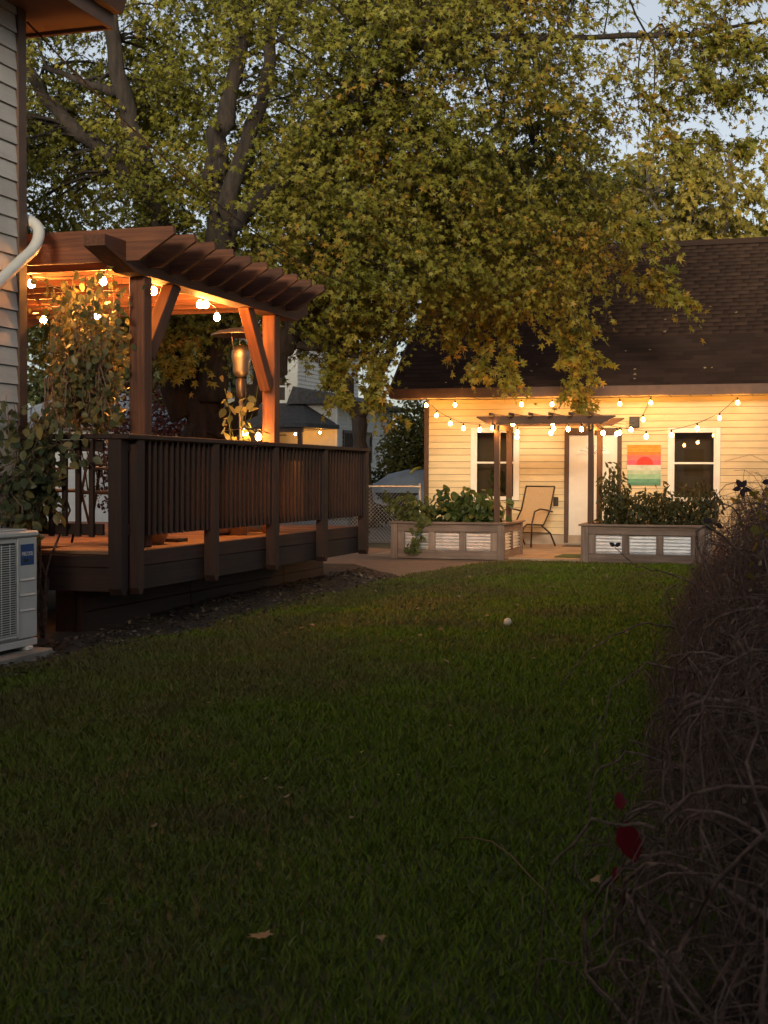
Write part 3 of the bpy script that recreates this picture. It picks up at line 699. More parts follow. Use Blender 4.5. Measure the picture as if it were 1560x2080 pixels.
g = MB(); g.prism([(dm+(x-dm)*1.12, 1.72+(z-1.73)*1.2) for x, z in arch], 1, GY-.020, GY-.0126); lite = g.build('fan_light', M['white'], door)
g = MB(); g.prism(arch, 1, GY-.023, GY-.0205); g.build('pane', M['galv'], lite)
for a in np.linspace(.5, math.pi-.5, 5):
    g = MB(); g.tube([(dm, GY-.024, 1.735), (dm+.27*math.cos(a), GY-.024, 1.735+.15*math.sin(a))], .004, 5); g.build('muntin', M['metal_d'], lite)
g = MB(); g.tube([(dx1-.06, GY-.013, 1.0), (dx1-.06, GY-.06, 1.0)], .012, 8); g.lathe([(.0, -.0), (.028, .005), (.03, .03), (.001, .05)], (dx1-.06, GY-.07, .98), 10); g.build('handle', M['steel'], door)
plank('threshold', h[0], h[1], GY-.1, GY+.02, .029, .058, M['steel'], gar)
# wall lamp box, socket cover, vent
b = MB(); b.bb(-3.24, -3.06, GY-.12, GY-.021, 2.22, 2.42, .01); b.build('wall_lamp', M['black'], gar)
b = MB(); b.bb(-4.655, -4.565, GY-.06, GY-.021, .75, .92, .008); b.build('socket_cover', M['metal_d'], gar)

# painting on the wall
pa = thing('painting', 'striped sunset painting with red half sun hung between door and window', 'painting', (-2.97, GY-.03, 1.15))
plank('canvas', -3.28, -2.66, GY-.055, GY-.022, 1.15, 1.90, M['white'], pa, .003)
cols = [(1.90, 1.83, (.60, .25, .02)), (1.83, 1.77, (.72, .26, .015)), (1.77, 1.71, (.75, .17, .02)), (1.71, 1.62, (.70, .14, .11)), (1.62, 1.525, (.62, .09, .14)),
        (1.525, 1.43, (.50, .55, .45)), (1.43, 1.36, (.38, .48, .34)), (1.36, 1.27, (.26, .45, .28)), (1.27, 1.21, (.10, .28, .17)), (1.21, 1.15, (.07, .21, .13))]
for i, (a, c, rgb) in enumerate(cols):
    m = simple('paint_stripe_%d' % i, rgb, .7, var=.18, scale=9)
    g = MB(); g.bb(-3.278, -2.662, GY-.0575, GY-.0555, c+.0005, a-.0005); g.build('stripe', m, pa)
g = MB(); g.prism([(-2.955+.155*math.cos(a), 1.527+.155*math.sin(a)) for a in np.linspace(0, math.pi, 18)], 1, GY-.060, GY-.058); g.build('red_half_sun', simple('paint_sun', (.62, .035, .02), .7), pa)

tag(plank('door_mat', -4.35, -3.5, 24.75, 25.3, .0285, .042, M['mat']), 'brown mat lying before the white garage door', 'mat')
tag(plank('green_mat', -3.9, -3.35, 21.5, 22.3, .0285, .040, M['gmat']), 'small green mat on the patio between the planters', 'mat')
# houseplant behind the left window
hp = thing('houseplant', 'broad leaf houseplant behind the garage window glass', 'plant', (-5.75, GY+.35, .9))
MB().lathe([(.001, 0), (.09, 0), (.12, .2), (.001, .2)], (-5.75, GY+.35, .7), 10).build('pot', M['bowl'], hp)
n = 14; a = rng.random(n)*6.28; P0 = np.stack([-5.75+.05*np.cos(a), GY+.33+.04*np.sin(a), .95+.35*rng.random(n)], 1)
leaves('leaf', 'oval', P0, np.stack([np.cos(a)*.8, np.sin(a)*.5-.3, .5+.4*rng.random(n)], 1), unit(n)+np.array((0, -.6, .4)), .2+.12*rng.random(n), rng.random(n), M['plantleaf'], hp, single=n)

# ------------------------------------------------------------------ arbor over the patio
AW = M['arborwood']
arb = thing('arbor', 'slim brown wooden arbor with thin top slats spanning the two planters', 'arbor', (-4.0, 21.7, 0))
for x in (-4.74, -3.26):
    for yy in (21.08, 21.98): plank('post', x-.042, x+.042, yy-.042, yy+.042, .05, 2.12, AW, arb, .005)
for yy in (21.02, 21.06+.98):
    g = MB(); g.prism([(-5.06, 2.235), (-4.86, 2.13), (-3.08, 2.13), (-2.88, 2.235), (-2.88, 2.255), (-5.06, 2.255)], 1, yy-.018, yy+.018); g.build('beam', AW[0], arb)
for k in range(6):
    x = -4.78+k*.31; plank('top_slat', x-.018, x+.018, 20.72, 22.35, 2.258, 2.30, AW, arb)
for x in (-4.74, -3.26): plank('side_beam', x-.02, x+.02, 20.85, 22.2, 2.04, 2.125, AW, arb)

# ------------------------------------------------------------------ raised planters
GW = M['greywood']
def corr_mesh(w, hgt):
    g = MB(); n = 60; vs = []
    for i in range(n+1):
        z = -hgt/2+hgt*i/n; yv = .014*math.cos(2*math.pi*z/.05)
        vs += [(-w/2, yv, z), (w/2, yv, z)]
    g.add(vs, [(2*i, 2*i+1, 2*i+3, 2*i+2) for i in range(n)], True); return g.mesh('corrugated_panel', M['corr'])
def planter(x0, x1, y0, y1, label):
    o = thing('planter', label, 'planter', ((x0+x1)/2, (y0+y1)/2, 0), 0, 'raised planters beside the patio'); H = .56
    for x in (x0+.055, x1-.055):
        for y in (y0+.055, y1-.055): plank('corner_post', x-.055, x+.055, y-.055, y+.055, .0, H, GW, o, .006)
    n = 3; L = x1-x0-.22; cw = .11
    for yy in (y0+.02, y1-.06):
        plank('bottom_rail', x0+.111, x1-.111, yy, yy+.04, .01, .14, GW, o); plank('top_rail', x0+.111, x1-.111, yy, yy+.04, .435, H, GW, o)
        ph = (L-cw*(n+1))/n; cm = corr_mesh(ph+.03, .32)
        for k in range(n+1):
            xx = x0+.11+k*(ph+cw); plank('stile', xx+.002, xx+cw-.002, yy+.001, yy+.039, .142, .433, GW, o)
            if k < n: put(bpy.data.objects.new('corrugated_panel', cm), T(xx+cw+ph/2, yy+.055, .288), o)
    for xx in (x0+.02, x1-.06):
        plank('bottom_rail', xx, xx+.04, y0+.111, y1-.111, .01, .14, GW, o); plank('top_rail', xx, xx+.04, y0+.111, y1-.111, .435, H, GW, o)
        yc = (y0+y1)/2; plank('stile', xx+.001, xx+.039, yc-.06, yc+.06, .142, .433, GW, o)
        cm = corr_mesh((y1-y0)/2-.13, .32)
        for yq in ((y0+yc)/2, (y1+yc)/2): put(bpy.data.objects.new('corrugated_panel', cm), T(xx+.02, yq, .288) @ Matrix.Rotation(R(90), 4, 'Z'), o)
    c = .14
    plank('cap_board', x0-.035, x1+.035, y0-.035, y0+c-.035, H+.001, H+.032, GW, o); plank('cap_board', x0-.035, x1+.035, y1-c+.035, y1+.035, H+.001, H+.032, GW, o)
    plank('cap_board', x0-.035, x0+c-.035, y0+c-.034, y1-c+.034, H+.001, H+.032, GW, o); plank('cap_board', x1-c+.035, x1+.035, y0+c-.034, y1-c+.034, H+.001, H+.032, GW, o)
    g = MB(); g.bb(x0+.09, x1-.09, y0+.09, y1-.09, .03, .50); g.build('soil_fill', M['soil'], o)
planter(-6.40, -4.56, 20.78, 22.25, 'weathered grey planter with dense broad leaved greenery spilling over its front')
planter(-3.36, -1.50, 20.78, 22.25, 'weathered grey planter filled with tall wilting stalks')

def bush_plant(name, label, base, n, spread, hgt, kind, mat, size, stems=9, droop=.4, grp=None, single=40, lift=0.0):
    o = thing(name, label, 'plant', base, 0, grp); bx, by, bz = base
    P, TT, NN = [], [], []; st = MB()
    for s_ in range(stems):
        a = rng.random()*6.28; rr = spread*(.25+.75*rng.random()); hh = hgt*(.55+.45*rng.random())
        tip = Vector((bx+math.cos(a)*rr, by+math.sin(a)*rr*.6, bz+hh)); b0 = Vector((bx+math.cos(a)*.05, by+math.sin(a)*.05, bz))
        c1 = b0.lerp(tip, .5) + Vector((0, 0, hh*.22)); pts = [b0.lerp(c1, t).lerp(c1.lerp(tip, t), t) for t in (0, .2, .4, .6, .8, 1)]
        st.tube(pts, [.007, .006, .005, .004, .003, .002], 4)
        for i in range(n//stems):
            t = .12+.88*rng.random()**.8; p = b0.lerp(c1, t).lerp(c1.lerp(tip, t), t); jit = rng.normal(size=3)*.05*size/.1
            q = p+Vector(jit); P.append(q); d = np.array((q.x-bx, q.y-by, 0))*1.2 + rng.normal(size=3)*.35; d[2] -= droop; TT.append(d); NN.append(rng.normal(size=3)*.45+np.array((0, -.25, .9)))
    st.build('stems', M['bushleaf'], o, at=base)
    n_ = len(P); leaves('leaf', kind, np.array(P), np.array(TT), np.array(NN), size*(.6+.7*rng.random(n_)), rng.random(n_), mat, o, single=single)
    return o
gp = 'plants growing in the broad leaved planter'
bush_plant('broad_leaf_plant', 'dark glossy broad leaved plant in the planter, beside the arbor post', (-5.05, 21.25, .5), 230, .48, .52, 'oval', M['plantleaf'], .15, 12, .5, gp, 60)
bush_plant('broad_leaf_plant', 'dark glossy broad leaved plant in the planter, before the garage window', (-5.5, 21.45, .5), 260, .52, .60, 'oval', M['plantleaf'], .15, 12, .5, gp, 60)
bush_plant('trailing_plant', 'light green lobed plant leaning over the planter corner by the fence', (-6.1, 21.25, .5), 460, .75, .52, 'star', M['bushleaf'], .085, 14, .5, gp, 60)
tv = thing('trailing_vine', 'green runner hanging down the corrugated front of the leafy planter', 'plant', (-5.98, 20.74, .05), 0, gp)
pts = [Vector((-5.8, 21.1, .62)), Vector((-5.86, 20.85, .66)), Vector((-5.9, 20.70, .55)), Vector((-5.93, 20.69, .38)), Vector((-6.0, 20.68, .2)), Vector((-6.08, 20.68, .13))]
MB().tube(pts, .006, 5).build('stem', M['bushleaf'], tv)
n = 46; t = rng.random(n)*4.99; P0 = np.array([pts[int(q)].lerp(pts[int(q)+1], q-int(q)) for q in t])+rng.normal(size=(n, 3))*np.array((.06, .02, .05))
P0[:, 1] = np.minimum(P0[:, 1], 20.73)
leaves('leaf', 'star', P0, rng.normal(size=(n, 3))*.5+np.array((0, -.2, -.7)), unit(n)*.5+np.array((0, -1, .3)), .07+.05*rng.random(n), rng.random(n), M['bushleaf'], tv, single=n)
gp = 'tall wilting plants in the planter by the arbor'
def stalk_plant(x, y, hgt, label, spread=.2, nl=90):
    o = thing('pepper_plant', label, 'plant', (x, y, .5), 0, gp); st = MB(); P, TT = [], []
    for s_ in range(6):
        a = rng.random()*6.28; tip = Vector((x+math.cos(a)*spread*rng.random()*1.5, y+math.sin(a)*spread*.6, .5+hgt*(.55+.45*rng.random())))
        b0 = Vector((x+math.cos(a)*.03, y+math.sin(a)*.03, .5)); md = b0.lerp(tip, .55)+Vector((rng.normal()*.05, rng.normal()*.04, .05)); pts = [b0.lerp(md, t_).lerp(md.lerp(tip, t_), t_) for t_ in np.linspace(0, 1, 6)]
        st.tube(pts, [.008, .007, .006, .005, .004, .002], 4)
        for i in range(int(nl/1.9)):
            t_ = .05+.95*rng.random(); p = b0.lerp(md, t_).lerp(md.lerp(tip, t_), t_)+Vector(rng.normal(size=3)*.055); P.append(p); TT.append(rng.normal(size=3)*.5+np.array((0, -.1, -.75)))
    st.build('stalks', M['dryplant'], o, at=(x, y, .5)); n_ = len(P)
    leaves('leaf', 'lance', np.array(P), np.array(TT), unit(n_)+np.array((0, -.7, .2)), (.12)*(.5+.8*rng.random(n_)), rng.random(n_), M['dryplant'], o, single=36)
for (x, y, hg, lb, sp, nl) in ((-3.02, 21.2, 1.02, 'tallest wilting stalk plant against the arbor post', .22, 150), (-2.82, 21.6, .88, 'leafy wilting plant before the sunset painting', .24, 130), (-2.55, 21.25, .62, 'low sparse wilting plant below the painting', .22, 100),
    (-2.32, 21.6, .70, 'wilting plant before the edge of the right garage window', .2, 110), (-2.08, 21.2, .66, 'slender drooping plant before the dark window pane', .2, 100), (-1.86, 21.5, .74, 'bushy drooping plant below the window sash', .22, 130), (-1.66, 21.15, .60, 'drooping plant at the planter end nearest the twig hedge', .2, 100), (-1.52, 21.6, .72, 'tall thin drooping plant arching past the planter end', .25, 70)):
    stalk_plant(x, y, hg, lb, sp, nl)

# ------------------------------------------------------------------ sling chair
chair = thing('sling_chair', 'tan sling patio lounge chair with dark tube frame before the garage', 'chair', (-4.93, 24.45, .028), R(-20)); WM[chair] = WM[chair] @ Matrix.Scale(1.12, 4); chair.matrix_basis = WM[chair]
def cpart(g, name, mat):   # shapes given in the chair's own frame: seat faces -Y
    o = bpy.data.objects.new(name, g.mesh(name, mat)); return put(o, WM[chair].copy(), chair)
side = [(-.60, .24), (-.555, .34), (-.46, .385), (.05, .36), (.26, .60), (.40, .98)]
vs = []
for (yy, z_) in side: vs += [(-.255, yy, z_), (.255, yy, z_)]
k = len(vs); vs += [(p[0], p[1]+.004, p[2]-.008) for p in vs]
fs = [(2*i, 2*i+1, 2*i+3, 2*i+2) for i in range(5)] + [(k+2*i, k+2*i+2, k+2*i+3, k+2*i+1) for i in range(5)]
fs += [(2*i, 2*i+2, k+2*i+2, k+2*i) for i in range(5)] + [(2*i+1, k+2*i+1, k+2*i+3, 2*i+3) for i in range(5)]
cpart(MB().add(vs, fs), 'sling', M['sling'])
for s_ in (-1, 1):
    x = s_*.272
    cpart(MB().tube([(x, a_, c_) for a_, c_ in side], .013, 8), 'side_rail', M['metal_d'])
    cpart(MB().tube([(x*1.06, -.36, .012), (x*1.08, -.34, .40), (x*1.1, -.27, .585), (x*1.1, -.1, .62), (x*1.1, .12, .60), (x*1.06, .30, .57)], .014, 8), 'arm_rest', M['metal_d'])
    cpart(MB().tube([(x*1.06, -.05, .36), (x*1.06, .24, .22), (x*1.06, .40, .012)], .014, 8), 'rear_leg', M['metal_d'])
cpart(MB().tube([(-.272, .40, .98), (.272, .40, .98)], .013, 8), 'top_rail', M['metal_d']); cpart(MB().tube([(-.272, -.60, .24), (.272, -.60, .24)], .013, 8), 'front_rail', M['metal_d'])
cpart(MB().tube([(-.28, .24, .22), (.28, .24, .22)], .011, 8), 'cross_rail', M['metal_d'])

# ------------------------------------------------------------------ bulb strings at the garage
g_ = 'bulb strings'
light_string('bulb string clipped along the garage fascia above the door', [(-6.98, 24.93, 2.75), (-6.42, 24.93, 2.75), (-5.15, 24.93, 2.75), (-4.58, 24.93, 2.75), (-3.34, 24.93, 2.75), (-2.79, 24.93, 2.75)],
    [(-6.42, 24.93, 2.67), (-5.15, 24.93, 2.665), (-4.58, 24.93, 2.66), (-3.34, 24.93, 2.655), (-2.79, 24.93, 2.67)], g_, .008)
light_string('bulb string sagging from the garage roof corner to the arbor', [(-7.0, 24.93, 2.79), (-6.58, 24.2, 2.52), (-6.11, 23.4, 2.34), (-5.67, 22.6, 2.22), (-5.22, 21.9, 2.17), (-4.79, 20.98, 2.17)],
    [(-6.98, 24.93, 2.67), (-6.58, 24.2, 2.445), (-6.11, 23.4, 2.265), (-5.67, 22.6, 2.15), (-5.22, 21.9, 2.10), (-4.79, 20.97, 2.095)], g_, .01)
light_string('bulb string looped beneath the arbor beam', [(-4.70, 21.6, 2.24), (-4.51, 21.5, 2.12), (-3.95, 21.5, 2.20), (-3.69, 21.5, 2.14), (-3.48, 21.5, 2.14), (-3.14, 21.5, 2.10)],
    [(-4.58, 21.5, 2.18), (-4.51, 21.5, 2.04), (-4.52, 21.53, 1.97), (-3.94, 21.5, 2.19), (-3.93, 21.53, 2.10), (-3.96, 21.47, 2.03), (-3.69, 21.5, 2.085), (-3.48, 21.5, 2.085), (-3.14, 21.5, 2.025)], g_, .02)
light_string('long bulb string swooping from the arbor across the right window to the eave', [(-3.24, 21.1, 2.16), (-2.90, 21.6, 2.09), (-2.55, 22.2, 2.05), (-2.22, 22.9, 2.09), (-1.86, 23.6, 2.22), (-1.54, 24.3, 2.42), (-1.27, 24.93, 2.73)],
    [(-2.93, 21.5, 2.01), (-2.90, 21.62, 2.03), (-2.55, 22.2, 1.985), (-2.22, 22.9, 2.025), (-1.86, 23.6, 2.155), (-1.54, 24.3, 2.355), (-1.27, 24.93, 2.65)], g_, .01)
light_string('short bulb string rising from the arbor past the wall lamp to the eave', [(-3.24, 21.9, 2.2), (-2.87, 22.8, 2.18), (-2.80, 23.9, 2.39), (-2.77, 24.92, 2.77)], [(-2.87, 22.8, 2.115), (-2.80, 23.9, 2.325)], g_, .012)

# ================================================================== ON THE DECK
ht = thing('patio_heater', 'tall steel patio heater with domed reflector beside the far pergola post', 'heater', (-5.75, 13.3, DZ))
hx, hy = -5.75, 13.3
def hpart(g, n, m): return g.build(n, M[m], ht)
hpart(MB().lathe([(.001, 0), (.23, 0), (.23, .05), (.20, .42), (.16, .47), (.001, .47)], (hx, hy, DZ+.002), 20), 'base_housing', 'steel')
hpart(MB().lathe([(.001, 0), (.021, 0), (.021, .92), (.001, .92)], (hx, hy, DZ+.475), 12), 'pole', 'steel')
hpart(MB().lathe([(.021, 0), (.045, .02), (.052, .06), (.052, .20), (.035, .22), (.001, .22)], (hx, hy, DZ+1.40), 16), 'control_head', 'metal_d')
hpart(MB().lathe([(.04, 0), (.075, .03), (.085, .06), (.085, .14), (.10, .20), (.10, .27), (.06, .33), (.001, .34)], (hx, hy, DZ+1.625), 20), 'burner_screen', 'steel')
hpart(MB().lathe([(.31, 0), (.31, .010), (.24, .045), (.10, .075), (.001, .08), (.001, .07), (.10, .065), (.24, .035), (.31, 0)], (hx, hy, DZ+2.06), 28), 'reflector', 'steel')
for k in range(3):
    a = k*2.09; hpart(MB().tube([(hx+.1*math.cos(a), hy+.1*math.sin(a), DZ+1.9), (hx+.13*math.cos(a), hy+.13*math.sin(a), DZ+2.13)], .005, 5), 'strut', 'steel')
# pan and cushion on the boards
bw = MB(); a0 = [(.10, 0), (.135, .085), (.15, .09), (.145, .095), (.128, .088), (.095, .012), (.001, .012)]
bw.lathe([(.001, .0)]+a0, (-5.42, 10.62, DZ+.001), 20)
tag(bw.build('basin', M['bowl']), 'shallow beige basin on the lit deck boards behind the railing', 'basin')
tag(plank('tray', -5.52, -5.36, 11.0, 11.2, DZ+.001, DZ+.032, M['metal_d']), 'small dark tray on the deck boards beside the beige basin', 'tray')
cu = MB(); cu.tube([(-5.60, 12.15, DZ+.085), (-5.58, 12.35, DZ+.085), (-5.55, 12.7, DZ+.08), (-5.54, 12.9, DZ+.075)], [.05, .082, .08, .05], 12)
tag(cu.build('cushion_roll', M['cush']), 'rolled beige cushion lying on the deck near the far pergola post', 'cushion')
def patio_chair(x, y, rz, label):
    o = thing('patio_chair', label, 'chair', (x, y, DZ+.001), rz, 'dark chairs on the deck')
    def cp(g, n, m): put(bpy.data.objects.new(n, g.mesh(n, M[m])), WM[o].copy(), o)
    cp(MB().box((0, 0, .44), (.46, .46, .03), None, .01), 'seat', 'metal_d')
    for s_ in (-1, 1):
        cp(MB().tube([(s_*.24, -.24, 0), (s_*.23, -.22, .44), (s_*.24, -.20, .64), (s_*.24, .16, .66)], .013, 6), 'arm_rest', 'metal_d')
        cp(MB().tube([(s_*.25, .30, 0), (s_*.22, .20, .42), (s_*.22, .26, .75), (s_*.21, .36, .98)], .013, 6), 'rear_leg', 'metal_d')
    cp(MB().tube([(-.21, .36, .98), (0, .37, 1.01), (.21, .36, .98)], .013, 6), 'top_rail', 'metal_d')
    for k in range(5): cp(MB().tube([(-.14+.07*k, .21, .45), (-.14+.07*k, .27, .75), (-.14+.07*k, .36, .98)], .007, 5), 'back_bar', 'metal_d')
patio_chair(-5.83, 10.75, R(75), 'dark metal chair behind the railing at the deck corner')
patio_chair(-6.9, 11.6, R(-60), 'dark metal chair beside the low deck table')
tb = thing('deck_table', 'dark round topped table on the deck behind the climbing vine', 'table', (-6.45, 12.1, DZ+.001))
MB().lathe([(.001, 0), (.45, 0), (.45, .025), (.001, .025)], (-6.45, 12.1, DZ+.68), 24).build('table_top', M['metal_d'], tb)
for k in range(4):
    a = k*1.57+.6; MB().tube([(-6.45+.36*math.cos(a), 12.1+.36*math.sin(a), DZ+.001), (-6.45+.26*math.cos(a), 12.1+.26*math.sin(a), DZ+.68)], .015, 6).build('leg', M['metal_d'], tb)

# climbing vine at the house corner
def vine():
    o = thing('climbing_vine', 'round leaved vine climbing the house corner to the pergola', 'vine', (-5.7, 9.2, 0))
    P, Tp, st = [], [], MB()
    def strand(a, b_, n, r=.006, wob=.06):
        a, b_ = Vector(a), Vector(b_); pts = []
        for i in range(9):
            t = i/8; w = math.sin(math.pi*t); pts.append(a.lerp(b_, t)+Vector((rng.normal()*wob*w, rng.normal()*wob*.5*w, rng.normal()*wob*w)))
        st.tube(pts, [r*(1-.6*i/8) for i in range(9)], 4)
        for i in range(n):
            t = rng.random()*7.99; p = pts[int(t)].lerp(pts[int(t)+1], t-int(t)); P.append(np.array(p)+rng.normal(size=3)*np.array((.05, .04, .05)))
    # main stems and upper curtain
    for k in range(80):
        y = 9.75+.75*rng.random(); x = -.600*y+(.02+.55*rng.random()**1.15)*y/10; zt = 3.0-.6*rng.random()
        strand((x+rng.normal()*.08, y, 1.7+.3*rng.random()), (x+rng.normal()*.1, y+rng.normal()*.05, zt), 27)
    for k in range(18):        # lower mass round the corner, over the unit and the stub railing
        x = -5.80+.25*rng.random(); y = 8.80+.55*rng.random(); strand((x, y, .80+.25*rng.random()), (x+rng.normal()*.06, y+rng.normal()*.1, 1.3+.65*rng.random()), 24)
    for k in range(11):
        x = -5.84+.26*rng.random()**1.4; strand((x, 9.28+.08*rng.random(), .95+.3*rng.random()), (x+.08*rng.random(), 9.28+.08*rng.random(), 1.4+.5*rng.random()), 22)
    for k in range(5): strand((-5.75, 9.3, 1.75), (-5.33+.12*rng.random(), 9.27, 1.15+.55*rng.random()), 9, .004, .04)
    for k in range(5): strand((-5.78, 9.45, .0), (-5.8+.3*rng.random(), 9.5, 2.1), 0, .012)
    st.build('stems', M['twig'], o, at=(-5.7, 9.2, 0))
    P = np.array(P); ok = ~((P[:, 0] < -5.87) & (P[:, 1] < 9.4)); P = P[ok]; n = len(P)
    tip = rng.normal(size=(n, 3))*.6+np.array((.1, -.25, -.55)); nr = unit(n)*.8+np.array((.25, -.6, .6))
    leaves('leaf', 'oval', P, tip, nr, np.where(P[:, 2] < 1.9, .055, .042)+.05*rng.random(n), rng.random(n), M['vineleaf'], o, single=300)
vine()
# potted climber by the far post
pc = thing('potted_climber', 'small yellow green climber in a pot on the deck at the far pergola post', 'plant', (-5.48, 12.55, DZ))
MB().lathe([(.001, 0), (.11, 0), (.15, .26), (.16, .28), (.001, .25)], (-5.48, 12.55, DZ+.002), 14).build('pot', M['bowl'], pc)
P, TT, st = [], [], MB()
for k in range(7):
    a = Vector((-5.48, 12.55, DZ+.25)); b_ = Vector((-5.45+rng.normal()*.10, 12.6+rng.normal()*.13, 1.85+.45*rng.random())); pts = [a.lerp(b_, i/6)+Vector(rng.normal(size=3)*.03) for i in range(7)]; st.tube(pts, .004, 4)
    for i in range(9): t = 2+rng.random()*3.99; P.append(np.array(pts[int(t)].lerp(pts[int(t)+1], t-int(t)))+rng.normal(size=3)*.04); TT.append(rng.normal(size=3)*.6+np.array((0, 0, -.4)))
st.build('stems', M['bushleaf'], pc); n = len(P)
leaves('leaf', 'oval', np.array(P), np.array(TT), unit(n)+np.array((.2, -.5, .5)), .08+.05*rng.random(n), .4+.6*rng.random(n), M['vineleaf'], pc, single=n)

# ================================================================== FENCE AND BEYOND
fen = thing('chain_link_fence', 'galvanised chain link fence between the deck and the garage', 'fence', (-9.5, 25.45, 0))
FY, FT = 25.45, 1.10
MB().tube([(-13.5, FY, FT), (-7.23, FY, FT)], .021, 8).build('top_rail', M['galv'], fen)
for x in (-7.26, -9.9, -12.4): MB().tube([(x, FY+.03, 0), (x, FY+.03, FT+.06)], .026, 8).build('post', M['galv'], fen)
L0, L1 = [], []; s_ = .075
for k in range(int(6.2/s_)+int(FT/s_)):
    xa = -13.5+k*s_
    for sgn in (1, -1):
        pts = []
        for i in range(2):
            z = .03 if i == 0 else FT-.02; x = xa + (z-FT)*sgn*1.0 + (0 if sgn > 0 else -FT); pts.append((x, FY+.004*sgn-.0, z))
        if min(pts[0][0], pts[1][0]) < -13.6 or max(pts[0][0], pts[1][0]) > -7.23: continue
        L0.append(pts)
ar = np.array(L0); v, f, c = tubes_np(ar, np.full(ar.shape[:2], .0028), 3)
stuff(put(bpy.data.objects.new('wire_mesh', mesh_np('wire_mesh', v-np.array((-9.5, 25.45, 0)), f, c, M['galv'])), T(-9.5, 25.45, 0), fen))
# covered boat in the alley
bt = thing('covered_boat', 'boat on a trailer under a grey blue tarpaulin beyond the chain link fence', 'boat', (-7.6, 31.5, 0))
vs, fs = [], []; nx, ny = 22, 12
for i in range(nx+1):
    t = i/nx; x = -9.95+5.0*t; top = 1.22+.42*min(1, t*2.2)**.7+.05*math.sin(t*17); hw = .95*min(1, (t*3+.15))**.5
    for j in range(ny+1):
        q = -1+2*j/ny; z = top-(top-.62)*abs(q)**2.6 + .035*math.sin(9*q+i*1.3)*abs(q) + .015*math.sin(i*2.7+j)
        if i == 0: z = .9+(z-.9)*.7
        vs.append((x-.15*(i == 0), 31.5+hw*q, z))
for i in range(nx):
    for j in range(ny): fs.append((i*(ny+1)+j, i*(ny+1)+j+1, (i+1)*(ny+1)+j+1, (i+1)*(ny+1)+j))
MB().add(vs, fs, True).build('tarpaulin', M['tarp'], bt)
hl = MB(); hl.prism([(-9.7, .75), (-9.2, .45), (-5.0, .42), (-5.0, .9), (-9.9, .9)], 1, 30.75, 32.25); hl.build('hull', M['metal_d'], bt)
for x in (-7.2, -6.4):
    for y in (30.65, 32.3): MB().tube([(x, y-.07, .3), (x, y+.07, .3)], .3, 14).build('wheel', M['black'], bt)
plank('trailer_beam', -10.3, -5.0, 31.46, 31.54, .36, .42, M['metal_d'], bt)
MB().tube([(-9.03, 30.9, 1.36), (-8.95, 30.95, 1.46), (-8.8, 31.0, 1.50)], .03, 6).build('strap', M['yellow'], bt)

def lap_wall(parent, axis, a0, a1, c, z0, z1, step, mat, sgn=-1):
    g = MB(); z = z0
    while z < z1-.02:
        h_ = min(step, z1-z)
        if axis == 0: g.prism([(c, z), (c+sgn*.022, z), (c+sgn*.004, z+h_), (c, z+h_)], 0, a0, a1)
        else: g.prism([(c, z), (c+sgn*.022, z), (c+sgn*.004, z+h_), (c, z+h_)], 1, a0, a1)
        z += step
    return stuff(g.build('siding', mat, parent))
def far_window(parent, axis, a0, a1, c, z0, z1, sgn, bars=0, trim='white'):
    g = MB(); t = .09; d0, d1 = sorted((c+sgn*.06, c-sgn*.02))
    def B(g, p0, p1, q0, q1, e0=d0, e1=d1):
        return g.bb(p0, p1, e0, e1, q0, q1) if axis == 0 else g.bb(e0, e1, p0, p1, q0, q1)
    B(g, a0, a0+t, z0, z1); B(g, a1-t, a1, z0, z1); B(g, a0+t, a1-t, z1-t, z1); B(g, a0+t, a1-t, z0, z0+t)
    if not bars: B(g, a0+t, a1-t, (z0+z1)/2-.025, (z0+z1)/2+.025)
    for k in range(bars): x = a0+t+(a1-a0-2*t)*(k+1)/(bars+1); B(g, x-.02, x+.02, z0+t, z1-t)
    w = g.build('window', M[trim], parent); g = MB(); e0, e1 = sorted((c+sgn*.03, c+sgn*.024)); B(g, a0+t, a1-t, z0+t, z1-t, e0, e1); g.build('pane', M['metal_d'], w)
nh = thing('neighbour_house', 'two storey pale clapboard neighbour house with a hipped porch roof and lit porch', 'house', (-18, 43, 0))
b = MB(); b.bb(-23, -15.4, 40.03, 46, 0, 6.6); b.bb(-15.395, -14.11, 40.03, 46, 0, 3.55); b.build('wall', M['nsid'], nh)
lap_wall(nh, 0, -23, -14.10, 40.03, .3, 3.55, .13, M['nsid']); lap_wall(nh, 0, -23, -15.4, 40.03, 3.56, 6.5, .13, M['nsid'])
lap_wall(nh, 1, 40.03, 46, -14.11, .3, 3.55, .13, M['nsid'], 1); lap_wall(nh, 1, 40.03, 46, -15.395, 3.9, 6.5, .13, M['nsid'], 1)
plank('corner_board', -14.12, -14.05, 39.96, 40.08, .2, 3.5, M['white'], nh)
far_window(nh, 0, -17.75, -17.0, 40.03, 3.7, 4.9, -1); far_window(nh, 0, -16.35, -15.7, 40.03, 3.55, 4.6, -1)
far_window(nh, 1, 40.6, 41.55, -14.11, 1.7, 2.72, 1, 3, 'trim'); far_window(nh, 1, 42.6, 43.5, -14.11, 1.7, 2.72, 1, 0, 'trim')
b = MB(); b.add([(-15.6, 39.6, 3.5), (-13.6, 39.6, 3.5), (-13.6, 46.4, 3.5), (-15.6, 46.4, 3.5), (-15.38, 39.6, 4.05), (-15.38, 46.4, 4.05), (-13.6, 39.6, 3.62), (-13.6, 46.4, 3.62)], [(0, 3, 2, 1), (0, 1, 6, 4), (4, 6, 7, 5), (1, 2, 7, 6), (2, 3, 5, 7), (0, 4, 5, 3)]); b.build('wing_roof', M['nroof'], nh)
